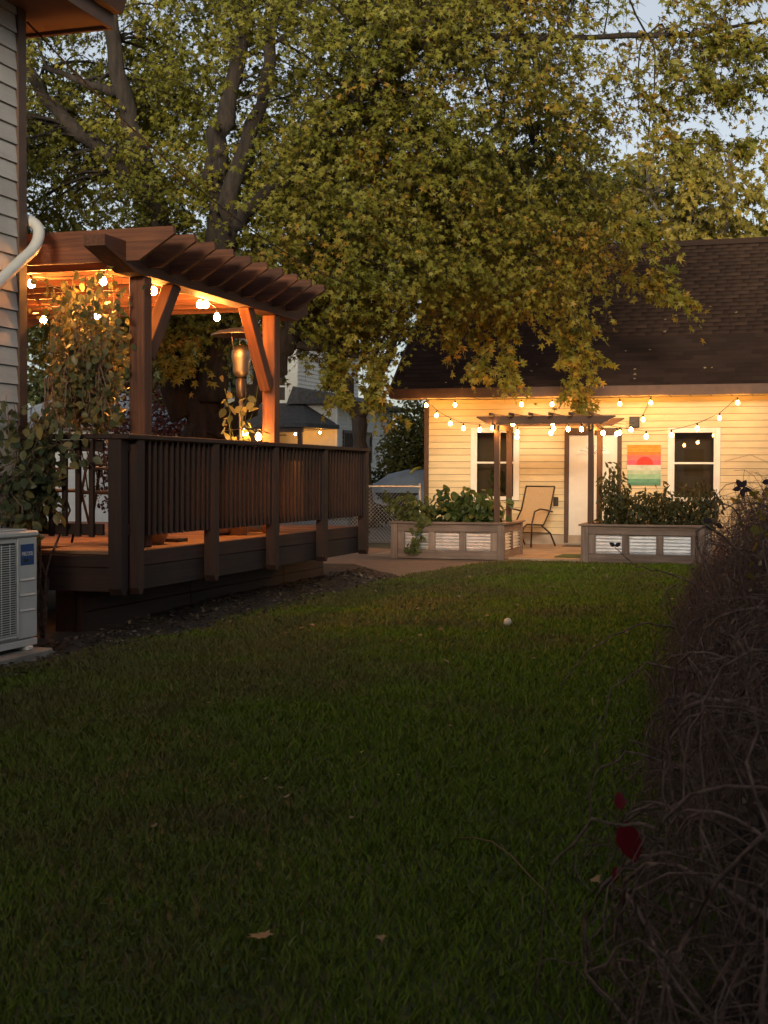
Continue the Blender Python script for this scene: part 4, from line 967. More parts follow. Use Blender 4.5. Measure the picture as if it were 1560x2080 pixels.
b = MB(); b.add([(-23.4, 39.5, 6.5), (-15, 39.5, 6.5), (-15, 46.5, 6.5), (-23.4, 46.5, 6.5), (-19.2, 41, 9.2), (-19.2, 45, 9.2)], [(0, 3, 2, 1), (0, 1, 4), (1, 2, 5, 4), (2, 3, 5), (3, 0, 4, 5)]); b.build('main_roof', M['nroof'], nh)
b = MB(); b.add([(-21, 37.9, 2.84), (-14.3, 37.9, 2.84), (-14.0, 40.02, 2.84), (-21, 40.02, 2.84), (-21, 37.9, 2.72), (-14.3, 37.9, 2.72), (-14.0, 40.02, 2.72), (-21, 40.02, 2.72), (-20, 40.02, 3.55), (-15.2, 40.02, 3.55)], [(4, 5, 6, 7), (0, 1, 5, 4), (1, 2, 6, 5), (3, 0, 4, 7), (0, 1, 9, 8), (1, 2, 9), (0, 8, 3)]); b.build('porch_roof', M['nroof'], nh)
plank('porch_beam', -20.9, -14.45, 38.0, 38.12, 2.58, 2.72, M['trim'], nh)
for x in (-14.55, -17.3, -20): plank('porch_post', x-.06, x+.06, 38.0, 38.12, .0, 2.58, M['trim'], nh)
plank('porch_floor', -20.9, -14.4, 37.9, 40.0, .0, .3, M['conc'], nh)
light_string('two warm bulbs strung under the neighbour porch roof', [(-16.2, 39.3, 2.65), (-15.1, 39.3, 2.66), (-14.2, 39.2, 2.7)], [(-15.18, 39.3, 2.58), (-14.36, 39.25, 2.62)], 'bulb strings', .01)
sh = thing('shed', 'low white clapboard shed with grey blue hipped roof beyond the deck', 'shed', (-17.2, 31, 0))
b = MB(); b.bb(-19.5, -15.2, 29.03, 33, 0, 2.4); b.build('wall', M['white'], sh); lap_wall(sh, 0, -19.5, -15.2, 29.03, .15, 2.38, .11, M['white']); lap_wall(sh, 1, 29.03, 33, -15.2, .15, 2.38, .11, M['white'], 1)
b = MB(); b.add([(-19.8, 28.7, 2.38), (-14.9, 28.7, 2.38), (-14.9, 33.3, 2.38), (-19.8, 33.3, 2.38), (-18.2, 31, 3.35), (-16.5, 31, 3.35)], [(0, 3, 2, 1), (0, 1, 5, 4), (1, 2, 5), (2, 3, 4, 5), (3, 0, 4)]); b.build('roof', M['shedroof'], sh)

rh = thing('side_neighbour_house', 'unseen grey sided house added beyond the twig hedge for shade', 'house', (8, -1, 0))  # added out of view to block sky light from the near lawn
b = MB(); b.bb(3.2, 12, -12, 8.0, 0, 5.4); b.build('wall', M['greysid'], rh); lap_wall(rh, 1, -12, 8.0, 3.2, .2, 5.3, .14, M['greysid'], -1)
far_window(rh, 1, 1.0, 2.0, 3.2, 1.2, 2.6, -1); far_window(rh, 1, 5.0, 6.0, 3.2, 1.2, 2.6, -1)
b = MB(); b.prism([(2.75, 5.25), (12.5, 5.25), (7.6, 8.3)], 1, -12.4, 8.4); b.build('roof', M['nroof'], rh)

oh = thing('street_shade_house', 'unseen wide two storey house added behind the side yard for shade', 'house', (0, -25, 0))  # added behind the camera to darken window reflections and shade the near lawn
b = MB(); b.bb(-16, 14, -32, -23, 0, 5.6); b.build('wall', M['nsid'], oh)
for x in (-12, -6, 4, 10): far_window(oh, 0, x-.6, x+.6, -23, 1.2, 2.8, 1); far_window(oh, 0, x-.6, x+.6, -23, 3.8, 5.2, 1)
b = MB(); b.prism([(-22.4, 5.5), (-27.5, 8.6), (-32.6, 5.5)], 0, -16.5, 14.5); b.build('roof', M['nroof'], oh)

# ================================================================== TREES
def limb_obj(name, limbs, mat, parent, n=10):
    g = MB()
    for pts, rad in limbs:
        pts = [Vector(p) for p in pts]; P, Rr = [], []          # subdivide with a little wobble
        for i in range(len(pts)-1):
            for k in range(4):
                t = k/4; P.append(pts[i].lerp(pts[i+1], t)+(Vector(rng.normal(size=3))*.25*rad[i]*(k > 0))); Rr.append((rad[i]*(1-t)+rad[i+1]*t)*(1+.07*rng.normal()))
        P.append(pts[-1]); Rr.append(rad[-1]); g.tube(P, Rr, n)
    return g.build(name, mat, parent, at=tuple(WM[parent].translation))
def crown(tree, ells, anchors, kind, lsize, mat, sprigs, per, single=0, twigmat=None, hang=(), tone=.35, yel=0.0, clear=False):
    A = np.array(anchors); C = []
    for (c, r_, n) in ells:
        d = unit(n)*(rng.random((n, 1))**(1/3))*.95; C.append(np.array(c)+d*np.array(r_))
    C = np.concatenate(C); nC = len(C)
    if clear:      # the maple's trunks stand free on the garden side
        k = (C[:, 0] < -6.9) & (C[:, 2] > 4.0) & (C[:, 1] < 18.7) & (rng.random(nC) < .72); C[k, 1] = 37.4-C[k, 1]
    # branches from limbs to clusters
    D = np.linalg.norm(C[:, None]-A[None], axis=2)+np.maximum(0, A[None, :, 2]-C[:, None, 2])*.6; B0 = A[np.argmin(D, 1)]
    t = np.linspace(0, 1, 7)[None, :, None]; mid = (B0+C)/2 + np.stack([rng.normal(size=nC)*.25, rng.normal(size=nC)*.25, .25+.35*rng.random(nC)], 1)
    path = (1-t)**2*B0[:, None]+2*t*(1-t)*mid[:, None]+t**2*C[:, None]; L = np.linalg.norm(C-B0, axis=1)
    rad = np.clip(.014*L, .012, .06)[:, None]*np.linspace(1, .3, 7)[None]
    for (a, b_, k) in hang:
        a, b_ = np.array(a), np.array(b_); a0 = A[np.argmin(np.linalg.norm(A-a, axis=1))]; q = np.linspace(0, 1, 7)[:, None]
        path = np.concatenate([path, (a0+(a-a0)*q+np.array((.35*rng.normal(), .3*rng.normal(), .3))*q*(1-q)*3+rng.normal(size=(7, 3))*.03*q*(1-q)*4)[None], (a+(b_-a)*q)[None]]); rad = np.concatenate([rad, np.linspace(.015, .007, 7)[None], np.linspace(.007, .002, 7)[None]])
    o = np.array(WM[tree].translation); v, f, c_ = tubes_np(path, rad, 5)
    stuff(put(bpy.data.objects.new('branches', mesh_np('branches', v-o, f, c_, twigmat, smooth=True)), T(*o), tree))
    ctone = np.clip(tone+rng.normal(size=nC)*.13 + yel*(rng.random(nC) < .12) + (np.clip((C[:, 0]+7.5)*.035, -.12, .16) if clear else 0), 0, 1)
    # hanging strands: extra clusters along drooping twigs
    S0 = np.repeat(C, sprigs, 0); tone_s = np.repeat(ctone, sprigs); n = len(S0)
    S0 = S0 + rng.normal(size=(n, 3))*np.array((.33, .33, .24))
    d = unit(n)*np.array((1, 1, .45)); d[:, 2] -= .12; ln = .35+.4*rng.random(n)
    nh = 0
    if len(hang):
        hs, hd, hl_, ht_ = [], [], [], []
        for (a, b_, k) in hang:
            a, b_ = np.array(a), np.array(b_)
            for i in range(k):
                q = rng.random(); hs.append(a+(b_-a)*q+rng.normal(size=3)*.07*(1.2-q)); dd = (b_-a)/np.linalg.norm(b_-a)*.7+rng.normal(size=3)*.55; hd.append(dd); hl_.append(.18+.2*rng.random()); ht_.append(np.clip(.62+.18*rng.normal(), 0, 1))
        S0 = np.concatenate([S0, hs]); d = np.concatenate([d, hd]); ln = np.concatenate([ln, hl_]); tone_s = np.concatenate([tone_s, ht_]); nh = len(hs); n = len(S0)
    tt = np.linspace(0, 1, 4)[None, :, None]; tw = S0[:, None]+d[:, None]*ln[:, None, None]*tt; tw[:, :, 2] -= .35*(ln[:, None]*np.linspace(0, 1, 4)[None]**2)
    v, f, c_ = tubes_np(tw, np.tile(np.linspace(.006, .002, 4), (n, 1)), 3)
    stuff(put(bpy.data.objects.new('twigs', mesh_np('twigs', v-o, f, c_, twigmat)), T(*o), tree))
    q = rng.random((n, per)); k = np.clip((q*3).astype(int), 0, 2); fr_ = q*3-k
    idx = np.arange(n)[:, None]; P = tw[idx, k]*(1-fr_[..., None])+tw[idx, k+1]*fr_[..., None]; P = P.reshape(-1, 3)+rng.normal(size=(n*per, 3))*.035
    dd = np.repeat(d, per, 0); m = len(P)
    ax = P-np.array((o[0], o[1], 0)); ax[:, 2] = 0; ax /= np.linalg.norm(ax, axis=1, keepdims=True)+.5
    tip = dd*.5+unit(m)*.7+ax*.2+np.array((0, 0, -.6)); nr = unit(m)*.7+ax*.55+np.array((0, 0, .55))
    rn = np.clip(np.repeat(tone_s, per)+rng.normal(size=m)*.13, 0, .99)
    big = np.repeat(np.arange(n) >= n-nh, per)*.35+1
    leaves('leaf', kind, P, tip, nr, big*lsize*(.42+.8*rng.random(m)**.9), rn, mat, tree, single=single, rest='crown')
    return m
mp = thing('maple_tree', 'large spreading maple with dark multiple trunk behind the deck', 'tree', (-8.67, 18.5, 0))
TB = (-8.67, 18.5, 0)
limbs = [([(-8.70, 18.5, -.1), (-8.68, 18.5, .9), (-8.66, 18.5, 1.9), (-8.62, 18.5, 2.7)], [.50, .36, .28, .27]),
    ([(-8.85, 18.5, 2.2), (-9.12, 18.4, 3.3), (-9.25, 18.4, 4.9), (-9.6, 18.4, 6.2), (-9.92, 18.3, 7.3), (-10.05, 18.2, 8.6), (-10.3, 18.2, 10.4)], [.26, .22, .17, .15, .125, .10, .05]),
    ([(-8.58, 18.6, 2.4), (-8.46, 18.7, 3.6), (-8.46, 18.7, 4.9), (-8.45, 18.7, 6.1), (-8.25, 18.7, 7.0), (-7.9, 18.8, 8.6), (-7.7, 18.8, 10.6)], [.24, .18, .19, .17, .12, .09, .04]),
    ([(-8.45, 18.45, 2.4), (-8.25, 18.4, 3.6), (-8.15, 18.3, 4.6), (-8.05, 18.2, 5.4), (-7.55, 18.2, 6.6), (-7.32, 18.1, 7.8), (-7.0, 18.0, 10.0)], [.22, .15, .14, .13, .10, .08, .04]),
    ([(-8.40, 18.5, 1.85), (-8.1, 18.6, 2.25), (-7.72, 18.7, 2.62), (-7.45, 18.8, 3.2), (-7.05, 18.9, 4.1), (-6.62, 19.0, 4.8), (-6.0, 19.2, 5.4), (-5.0, 19.5, 5.9), (-3.9, 19.8, 6.1)], [.25, .20, .19, .17, .14, .12, .09, .06, .03]),
    ([(-8.1, 18.3, 4.9), (-7.4, 18.0, 5.3), (-6.85, 17.8, 5.5), (-6.4, 17.7, 5.95), (-5.7, 17.6, 6.6), (-4.9, 17.6, 7.1), (-3.4, 17.7, 7.6)], [.11, .09, .085, .08, .065, .05, .03]),
    ([(-9.4, 18.4, 5.4), (-10.0, 18.2, 6.0), (-10.5, 18.0, 6.45), (-11.0, 17.9, 7.1), (-11.6, 17.8, 8.0)], [.12, .11, .10, .09, .06]),
    ([(-9.9, 18.35, 7.0), (-10.5, 18.3, 7.2), (-11.1, 18.3, 7.45)], [.07, .055, .03]),
    ([(-6.4, 19.1, 5.0), (-5.6, 20.3, 5.2), (-4.7, 21.4, 5.2), (-3.6, 22.3, 4.8)], [.08, .06, .045, .02]),
    ([(-7.4, 18.8, 3.25), (-6.9, 19.2, 3.2), (-6.3, 19.6, 3.05)], [.07, .05, .02]),
    ([(-4.9, 17.6, 7.1), (-3.3, 18.3, 7.2), (-1.6, 18.9, 7.25), (-.3, 19.2, 7.5)], [.06, .045, .03, .015])]
limb_obj('trunk', limbs, M['bark'], mp, 12)
anch = [p for pts, r_ in limbs[1:] for p in pts]
anch = anch + [tuple(np.array(a)*(1-t)+np.array(b_)*t) for pts, r_ in limbs[1:] for a, b_ in zip(pts[:-1], pts[1:]) for t in (.33, .66)]
ells = [((-11.0, 18.6, 7.0), (2.1, 2.2, 2.6), 78), ((-7.2, 18.2, 7.9), (2.9, 2.7, 2.6), 90), ((-4.5, 18.8, 7.0), (2.15, 2.4, 1.9), 82), ((-6.3, 18.9, 5.0), (2.0, 2.0, 1.6), 80),
    ((-4.6, 21.0, 5.25), (1.9, 1.9, 1.25), 70), ((-6.8, 19.4, 3.85), (.9, 1.2, .8), 20), ((-8.75, 17.7, 3.75), (.6, .4, .5), 11), ((-10.7, 19.4, 4.5), (1.6, 1.6, 1.6), 34), ((-1.5, 19.0, 7.2), (1.0, 1.0, .7), 9), ((-8.6, 18.2, 5.4), (1.4, 1.8, 1.2), 20), ((-8, 18.4, 10), (4.5, 3, 1.6), 40)]
hang = [((-5.2, 19.6, 4.0), (-5.1, 19.6, 3.3), 26), ((-4.85, 19.9, 4.1), (-4.75, 19.95, 2.85), 34), ((-4.45, 20.0, 4.0), (-4.3, 20.1, 2.75), 44), ((-3.7, 20.2, 4.0), (-3.35, 20.4, 2.45), 60), ((-3.4, 20.1, 4.1), (-3.1, 20.2, 2.85), 26), ((-2.6, 20.0, 4.3), (-1.75, 20.1, 3.85), 24), ((-2.3, 19.8, 4.5), (-2.0, 19.8, 4.0), 10),
    ((-2.7, 19.2, 5.0), (-2.1, 19.3, 4.6), 26), ((-1.9, 18.6, 7.1), (-.4, 18.8, 7.0), 40), ((-2.3, 18.8, 6.3), (-.5, 19.1, 6.7), 40), ((-2.2, 19, 5.9), (-.9, 19.2, 5.8), 26), ((-2.0, 18.4, 7.6), (-.5, 18.4, 7.65), 26), ((-8.8, 17.3, 3.6), (-8.55, 17.3, 2.75), 24), ((-8.4, 17.5, 3.5), (-8.3, 17.4, 2.9), 14), ((-6.9, 19.2, 3.1), (-6.7, 19.2, 2.5), 36), ((-6.4, 19.6, 3.2), (-6.2, 19.6, 2.4), 36)]
def away(p, k=1.115): return (p[0]*k, p[1]*k, CAM_H+(p[2]-CAM_H)*k)
hang = [(away(a), away(b_), k) if a[1] >= 19.85 or (a[1] > 19.5 and a[0] > -5.3) else (a, b_, k) for a, b_, k in hang]
crown(mp, ells, anch, 'lobed', .092, M['maple'], 23, 14, 300, M['bark'], hang, .42, .36, True)

def far_tree(name, label, base, trunk, ells, kind, size, mat, sprigs, per, tone=.4, grp=None, bk='bark2'):
    o = thing(name, label, 'tree', base, 0, grp); limb_obj('trunk', trunk, M[bk], o, 9)
    an = [p for pts, r_ in trunk for p in pts[1:]]; crown(o, ells, an, kind, size, mat, sprigs, per, 0, M[bk], (), tone)
far_tree('ash_tree', 'slim grey trunked tree standing beyond the chain link fence', (-9.6, 29, 0), [([(-9.6, 29, -.1), (-9.58, 29, 1.1), (-9.66, 29, 2.5), (-9.95, 29, 3.1), (-10.2, 29, 4.2), (-10.2, 29, 6.5)], [.24, .19, .17, .15, .12, .05]), ([(-9.66, 29, 2.6), (-9.2, 29.1, 3.6), (-8.6, 29.2, 5.2), (-8.2, 29.2, 7)], [.13, .11, .08, .03])],
    [((-9.3, 29.5, 6.3), (3.2, 2.4, 2.4), 60)], 'star', .15, M['maple'], 14, 8, .45)
far_tree('pale_tree', 'yellowing tree rising behind the garage ridge', (-2.0, 38, 0), [([(-2.0, 38, -.1), (-2.0, 38, 4), (-2.4, 38, 7), (-2.2, 38, 10)], [.35, .28, .2, .06]), ([(-2.1, 38, 5), (-1.2, 38, 7), (-.2, 38, 9)], [.16, .12, .04]), ([(-2.2, 38, 5.5), (-3.4, 38, 7.5), (-4.4, 38, 9)], [.16, .12, .04])],
    [((-2.2, 38, 8.0), (2.5, 2.0, 2.4), 60), ((-4.2, 38, 8.6), (2.0, 2, 2.3), 34), ((-.2, 38, 7.2), (1.6, 1.6, 1.3), 20)], 'star', .17, M['maple2'], 14, 8, .45)
far_tree('shade_tree', 'dark leafy tree far behind the maple and garage', (-7.5, 41, 0), [([(-7.5, 41, -.1), (-7.5, 41, 3), (-7.2, 41, 6), (-7, 41, 10)], [.4, .34, .26, .08]), ([(-7.4, 41, 4), (-9, 41, 7), (-10, 41, 9)], [.2, .15, .05])],
    [((-7.5, 41, 8.5), (4.2, 2.5, 3.4), 90), ((-9.5, 41, 5.6), (2.5, 2, 2.2), 30)], 'star', .22, M['darkleaf'], 14, 8, .55)
far_tree('shade_tree', 'dark leafy tree beyond the shed roof', (-19.5, 38, 0), [([(-19.5, 38, -.1), (-19.5, 38, 3), (-19.3, 38, 6), (-19, 38, 9)], [.4, .34, .26, .08])],
    [((-19.4, 37.5, 5.2), (3.2, 2.2, 2.0), 50), ((-17.5, 37, 5.6), (2.2, 2, 1.6), 20), ((-22, 36, 3.6), (4.5, 2.0, 2.8), 70)], 'star', .2, M['darkleaf'], 14, 8, .55)
def shrub(name, label, base, r_, n, kind, size, mat, cat='bush'):
    o = thing(name, label, cat, base); st = MB(); bx, by, bz = base
    for k in range(7):
        a = k*.9; st.tube([(bx, by, -.02), (bx+.3*r_[0]*math.cos(a), by+.3*r_[1]*math.sin(a), r_[2]*.7), (bx+.6*r_[0]*math.cos(a), by+.6*r_[1]*math.sin(a), r_[2]*1.5)], [.04, .03, .01], 5)
    st.build('stems', M['bark2'], o, at=base); d = unit(n); rad = rng.random((n, 1))**.35
    lump = 1+.16*np.sin(d[:, :1]*7+bx)*np.cos(d[:, 2:]*6)+.1*np.sin(d[:, 1:2]*13)
    P = np.array((bx, by, r_[2]))+d*rad*lump*np.array(r_); P[:, 2] = np.maximum(P[:, 2], .03)
    leaves('leaf', kind, P, unit(n)+d*.6+np.array((0, 0, -.3)), unit(n)*.6+d*.6+np.array((0, 0, .6)), size*(.6+.7*rng.random(n)), rng.random(n), mat, o, rest='foliage')
shrub('round_bush', 'rounded green bush beyond the fence beside the covered boat', (-9.75, 34, 0), (1.0, .9, 1.65), 9500, 'oval', .11, M['pomleaf'])
shrub('dark_shrub', 'low dark evergreen shrub at the foot of the slim tree', (-10.5, 32.6, 0), (.75, .6, .72), 1600, 'oval', .1, M['darkleaf'])
shrub('red_bush', 'large dull red bush behind the near pergola post', (-13.9, 27.6, 0), (1.7, 1.1, 1.75), 6500, 'oval', .1, M['redleaf'])
shrub('green_shrub', 'olive shrub standing between the red bush and the maple trunk', (-12.6, 26.2, 0), (.75, .7, 1.1), 2200, 'oval', .09, M['bushleaf'])
tag(MB().tube([Vector((-5.87, 9.4, 4.85)).lerp(Vector((-6.0, 17.9, 3.9)), t)-Vector((0, 0, 1.2*t*(1-t))) for t in np.linspace(0, 1, 14)], .008, 5).build('service_cable', M['cable']), 'thin black cable running from the house corner towards the maple', 'cable')
tag(MB().tube([Vector((-8, 45, 9.6)).lerp(Vector((14, 45, 9.4)), t)-Vector((0, 0, 1.6*t*(1-t))) for t in np.linspace(0, 1, 14)], .02, 5).build('power_line', M['cable']), 'thin power line crossing the sky beyond the garage roof', 'cable')

# ================================================================== TWIG HEDGE ON THE RIGHT
hd = thing('twig_hedge', 'sprawling bare brown vine hedge heaped along the lawn edge', 'hedge', (0, 7.5, 0))
def XL(y): return np.interp(y, [1.5, 3.6, 5, 7, 10, 14.5, 15.5], [-.22, -.39, -.52, -.68, -.90, -1.08, -.6])
def HT(y): return np.interp(y, [1.2, 1.8, 3, 13.5, 14.8, 15.6], [.05, .75, 1.1, 1.16, .7, .1])
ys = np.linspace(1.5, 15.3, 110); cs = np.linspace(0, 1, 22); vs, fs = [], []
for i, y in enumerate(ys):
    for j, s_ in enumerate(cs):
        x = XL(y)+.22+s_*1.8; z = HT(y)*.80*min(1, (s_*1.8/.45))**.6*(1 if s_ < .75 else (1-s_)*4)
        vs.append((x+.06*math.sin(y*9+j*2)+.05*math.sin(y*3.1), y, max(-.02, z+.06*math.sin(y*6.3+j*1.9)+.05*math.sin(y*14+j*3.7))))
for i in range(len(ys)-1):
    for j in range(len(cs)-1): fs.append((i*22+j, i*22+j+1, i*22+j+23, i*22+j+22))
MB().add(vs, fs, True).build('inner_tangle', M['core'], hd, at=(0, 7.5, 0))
def hedge_twigs(n, S, r0, ll, name, src=None):
    if src is None:
        y = 1.7+13.4*rng.random(n)**1.35; s_ = rng.random(n)*.85
        x = XL(y)+s_; z = HT(y)*np.clip(s_/.60, .0, 1)**.75*(.35+.65*rng.random(n)); p = np.stack([x, y, z], 1); d = unit(n)+np.array((-.25, 0, .15))
    else:           # forks leaving older stems
        i = rng.integers(0, len(src), n); k = rng.integers(1, src.shape[1]-1, n); p = src[i, k]; t = src[i, k+1]-src[i, k]; t /= np.linalg.norm(t, axis=1, keepdims=True); d = t+unit(n)*.75
    pth = np.zeros((n, S, 3)); d /= np.linalg.norm(d, axis=1, keepdims=True); L = ll*(.35+.9*rng.random(n))/S; bow = unit(n)*.07; out = .03+.30*rng.random(n)**3
    for i in range(S):
        pth[:, i] = p; kink = (rng.random(n) < .16)[:, None]; d = d+bow+rng.normal(size=(n, 3))*np.where(kink, .30, .05)+np.array((0, 0, -.03))
        lim = HT(p[:, 1])*np.clip((p[:, 0]-XL(p[:, 1])+.05)/.60, .0, 1)**.75
        over = p[:, 2]-lim; d[:, 2] -= np.clip(over*1.6, 0, .6); d[:, 0] += np.clip(over*.9, 0, .4)
        low = p[:, 0] < XL(p[:, 1])-out; d[low, 0] += .35
        d /= np.linalg.norm(d, axis=1, keepdims=True); p = p+d*L[:, None]; p[:, 2] = np.maximum(p[:, 2], .01)
    r_ = (r0*(.5+1.0*rng.random(n)**2))[:, None]*np.linspace(1, .45, S)[None]
    v, f, c = tubes_np(pth, r_, 5 if r0 > .004 else 3); stuff(put(bpy.data.objects.new(name, mesh_np(name, v-np.array((0, 7.5, 0)), f, c, M['twig'], smooth=True)), T(0, 7.5, 0), hd)); return pth
st_ = hedge_twigs(260, 14, .0060, 1.4, 'stems'); br_ = hedge_twigs(1500, 11, .0034, .8, 'branches', st_); hedge_twigs(1400, 11, .0026, .8, 'loose_branches'); hedge_twigs(5200, 8, .0017, .42, 'twigs', br_)
# a few long runners reaching over the grass
for pts in ([(-.62, 6.6, .62), (-.72, 6.4, .66), (-.86, 6.2, .62), (-.98, 6.1, .52), (-1.06, 6.0, .40)], [(-.55, 7.0, .80), (-.70, 7.0, .86), (-.85, 7.0, .88), (-.95, 6.95, .98)], [(-.45, 5.6, .55), (-.62, 5.5, .60), (-.75, 5.45, .50), (-.80, 5.4, .28), (-.84, 5.4, .05)],
            [(-.4, 4.4, .42), (-.56, 4.4, .46), (-.66, 4.4, .38), (-.7, 4.4, .1)], [(-.42, 9.5, 1.0), (-.5, 9.3, 1.14), (-.62, 9.2, 1.18), (-.70, 9.1, 1.13)], [(-.32, 9.0, 1.0), (-.37, 8.9, 1.18), (-.41, 8.9, 1.27)], [(-.35, 3.3, .5), (-.5, 3.35, .5), (-.62, 3.4, .36), (-.66, 3.4, .02)], [(-.25, 3.5, .46), (-.38, 3.52, .51), (-.45, 3.56, .46), (-.47, 3.6, .33), (-.50, 3.62, .22)]):
    P = []; pts = [Vector(p) for p in pts]
    for i in range(len(pts)-1):
        for k in range(4): P.append(pts[i].lerp(pts[i+1], k/4)+Vector(rng.normal(size=3))*.004)
    P.append(pts[-1]); MB().tube(P, [.005*(1-.6*i/len(P)) for i in range(len(P))], 6).build('runner', M['twig'], hd)
def few(name, kind, mat, rows):
    pos = np.array([r_[0] for r_ in rows]); leaf_objects(name, kind, pos, frames(np.array([r_[1] for r_ in rows], float), np.array([r_[2] for r_ in rows], float)), np.array([r_[3] for r_ in rows]), np.array([r_[4] for r_ in rows]), mat, hd)
few('leaf', 'oval', M['crimson'], [((-.45, 3.55, .45), (.16, .05, -1), (-.35, -1, .2), .115, .2), ((-.47, 3.58, .47), (-.1, .3, .9), (.5, -1, .1), .05, .1), ((-.475, 3.6, .315), (-.35, .1, -1), (-.5, -.6, .3), .05, .5)])
few('leaf', 'oval', M['purpleleaf'], [((-.425, 8.9, 1.27), (-.5, 0, .9), (.2, -1, .3), .062, .1), ((-.425, 8.9, 1.27), (.5, 0, .8), (.2, -1, .3), .058, .2), ((-.425, 8.9, 1.265), (-1, -.2, -.15), (0, -1, .5), .058, .1), ((-.425, 8.9, 1.26), (1, 0, -.1), (0, -1, .6), .062, .1), ((-.425, 8.9, 1.26), (.25, -.2, -1), (.3, -1, .1), .055, .3),
    ((-.30, 8.9, 1.30), (1, 0, .2), (0, -1, .5), .065, .2), ((-.62, 9.2, 1.04), (-1, 0, .2), (0, -1, .5), .065, .1), ((-.60, 9.2, 1.03), (.6, 0, -.4), (0, -1, .5), .058, .1), ((-.95, 6.95, .985), (-.6, 0, .4), (0, -1, .3), .035, .1), ((-.95, 6.95, .985), (.5, 0, .3), (0, -1, .3), .035, .1), ((-.50, 5.6, .44), (-1, -.2, -.2), (0, -1, .6), .062, .4)])
n = 1500; yy = 2.0+12.5*rng.random(n); s_ = rng.random(n)*.65; P0 = np.stack([XL(yy)+s_, yy, HT(yy)*np.clip(s_/.6, 0, 1)**.75*(.75+.32*rng.random(n))+.02], 1)
leaves('dry_leaf', 'oval', P0, unit(n)+np.array((0, 0, -.5)), unit(n)+np.array((-.4, -.6, .4)), .016+.03*rng.random(n), rng.random(n), M['litter'], hd, single=200, rest='caught_litter')
n = 60; yy = 6+7*rng.random(n); P0 = np.stack([XL(yy)+.35+.3*rng.random(n), yy, HT(yy)*(.8+.3*rng.random(n))], 1)
leaf_objects('dry_leaf', 'oval', P0, frames(unit(n)+np.array((0, 0, -.5)), unit(n)+np.array((-.4, -.6, .4))), .04+.03*rng.random(n), rng.random(n), M['maple2'], hd)

# ================================================================== SMALL THINGS ON THE GRASS
bl = MB(); bl.lathe([(.0005, -.036)]+[(.036*math.cos(a), .036*math.sin(a)) for a in np.linspace(-1.4, 1.4, 9)]+[(.0005, .036)], (0, 0, 0), 16); bl.v = [(p[0]-2.54, p[1]+11.75, p[2]+.05) for p in bl.v]
tag(bl.build('ball', M['ballm']), 'small pale ball lying alone on the lawn', 'ball')
stp = [(-1.18, 4.66, .06), (-1.12, 4.63, .075), (-1.04, 4.58, .08), (-.95, 4.46, .075), (-.86, 4.31, .06), (-.79, 4.2, .05), (-.73, 4.09, .03)]
tag(MB().tube(stp, [.003, .003, .0028, .0026, .0024, .002, .0015], 5).build('dry_stalk', M['fallen']), 'long pale dry grass stalk arching over the near lawn', 'stalk')
tag(MB().tube([(-.73, 4.09, .03), (-.77, 3.93, .05), (-.81, 3.78, .045)], .0015, 5).build('dry_stalk', M['litter']), 'thin dark dry stalk end bent back under the pale one', 'stalk')
def fallen(i, x, y, sz, rn, label, grp='fallen maple leaves on the lawn'):
    m = mesh_np('fallen_leaf', LT['maple'][0], LT['maple'][1].reshape(-1), np.full(len(LT['maple'][1]), 3), M['fallen'], np.full(len(LT['maple'][0]), rn))
    o = put(bpy.data.objects.new('fallen_leaf', m), T(x, y, .045) @ Euler((R(random.uniform(-25, 25)), R(random.uniform(-25, 25)), random.uniform(0, 6))).to_matrix().to_4x4() @ Matrix.Diagonal((sz, sz, sz, 1)))
    tag(o, label, 'leaf', grp)
fallen(0, -1.45, 3.53, .075, .95, 'large orange brown fallen leaf on the dark near grass')
fallen(1, -1.15, 3.65, .03, .8, 'tiny orange leaf scrap on the dark near grass')
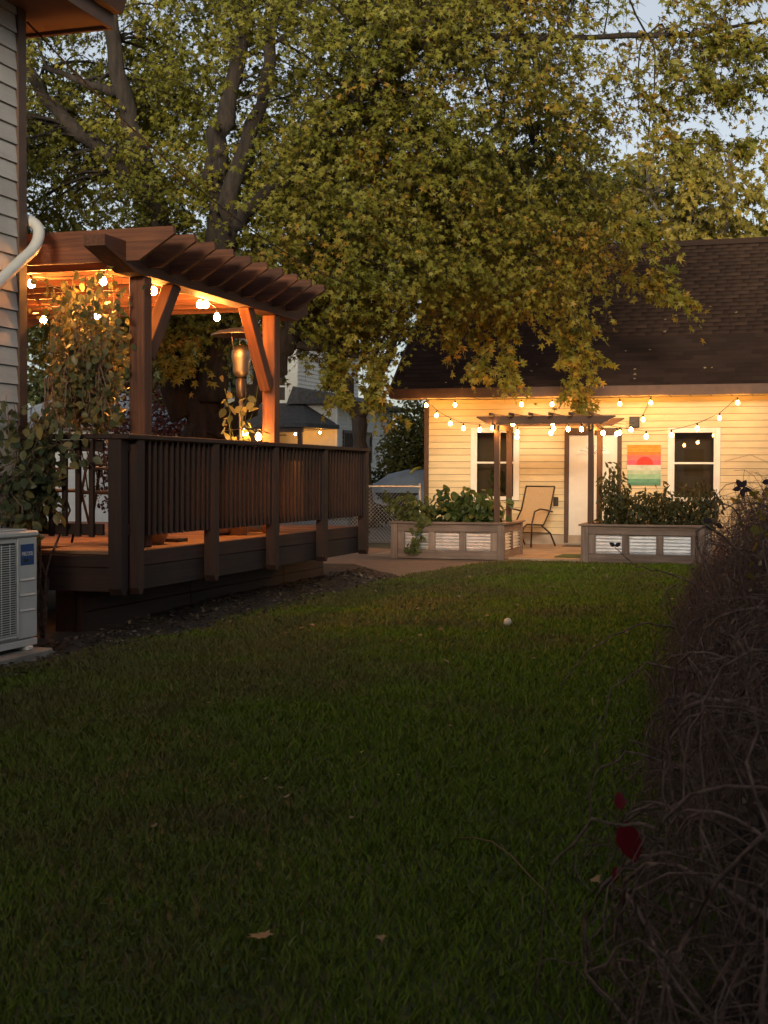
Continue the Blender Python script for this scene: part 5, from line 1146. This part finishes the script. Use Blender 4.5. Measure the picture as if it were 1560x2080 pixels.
fallen(2, -.66, 4.39, .04, .9, 'small orange fallen leaf beside the twig hedge foot')
fallen(3, -2.46, 9.25, .07, .3, 'brown fallen leaf on the lawn between the ball and the dry stalk')
for i in range(22):
    y = random.uniform(4.2, 9.5); x = random.uniform(-.54*y, -.2*y-.3)
    fallen(100+i, x, y, random.uniform(.018, .035), random.random()*.7, 'tiny leaf scrap lost in the dark near lawn')
for i in range(80):
    y = random.uniform(9.5, 20.3); x = random.uniform(-4.7, -1.3)
    if x < -.57*y-.3 or (y < 16 and random.random() < .35): continue
    fallen(4+i, x, y, random.uniform(.03, .06), random.random()*.6, 'pale scrap of fallen leaf scattered on the lawn')
for i in range(34):       # leaves lying on the garage roof
    x = random.uniform(-7.3, -1.2); d = random.uniform(.1, 2.6); m = mesh_np('roof_leaf', LT['maple'][0], LT['maple'][1].reshape(-1), np.full(len(LT['maple'][1]), 3), M['fallen'], np.full(len(LT['maple'][0]), random.random()*.5))
    s_ = random.uniform(.04, .075); o = put(bpy.data.objects.new('roof_leaf', m), T(x, EY+math.cos(SL)*d-.016, EZ+math.sin(SL)*d+.012) @ Matrix.Rotation(SL, 4, 'X') @ Matrix.Rotation(random.uniform(0, 6), 4, 'Z') @ Matrix.Diagonal((s_, s_, s_, 1)))
    tag(o, 'pale fallen leaf lying on the dark garage shingles', 'leaf', 'fallen leaves on the garage roof')
# litter along the soil bed and under the hedge
n = 2600; Y = 7.6+9.2*rng.random(n); X = -5.55+.7*rng.random(n)**1.3; Z = np.interp(X, [-5.75, -5.42, -5.18, -4.96], [.15, .09, .035, -.0])*np.clip((Y-8.2)/4, .15, 1)+.02
o = put(bpy.data.objects.new('leaf_litter', leaf_mesh('leaf_litter', 'chip', np.stack([X, Y, Z], 1), frames(unit(n)*np.array((1, 1, .3)), unit(n)*.5+np.array((0, 0, 1))), .02+.05*rng.random(n), rng.random(n)**1.5, M['litter'])), T(0, 0, 0)); stuff(o)
tag(o, 'dry brown leaf litter along the foot of the deck', 'leaf litter')
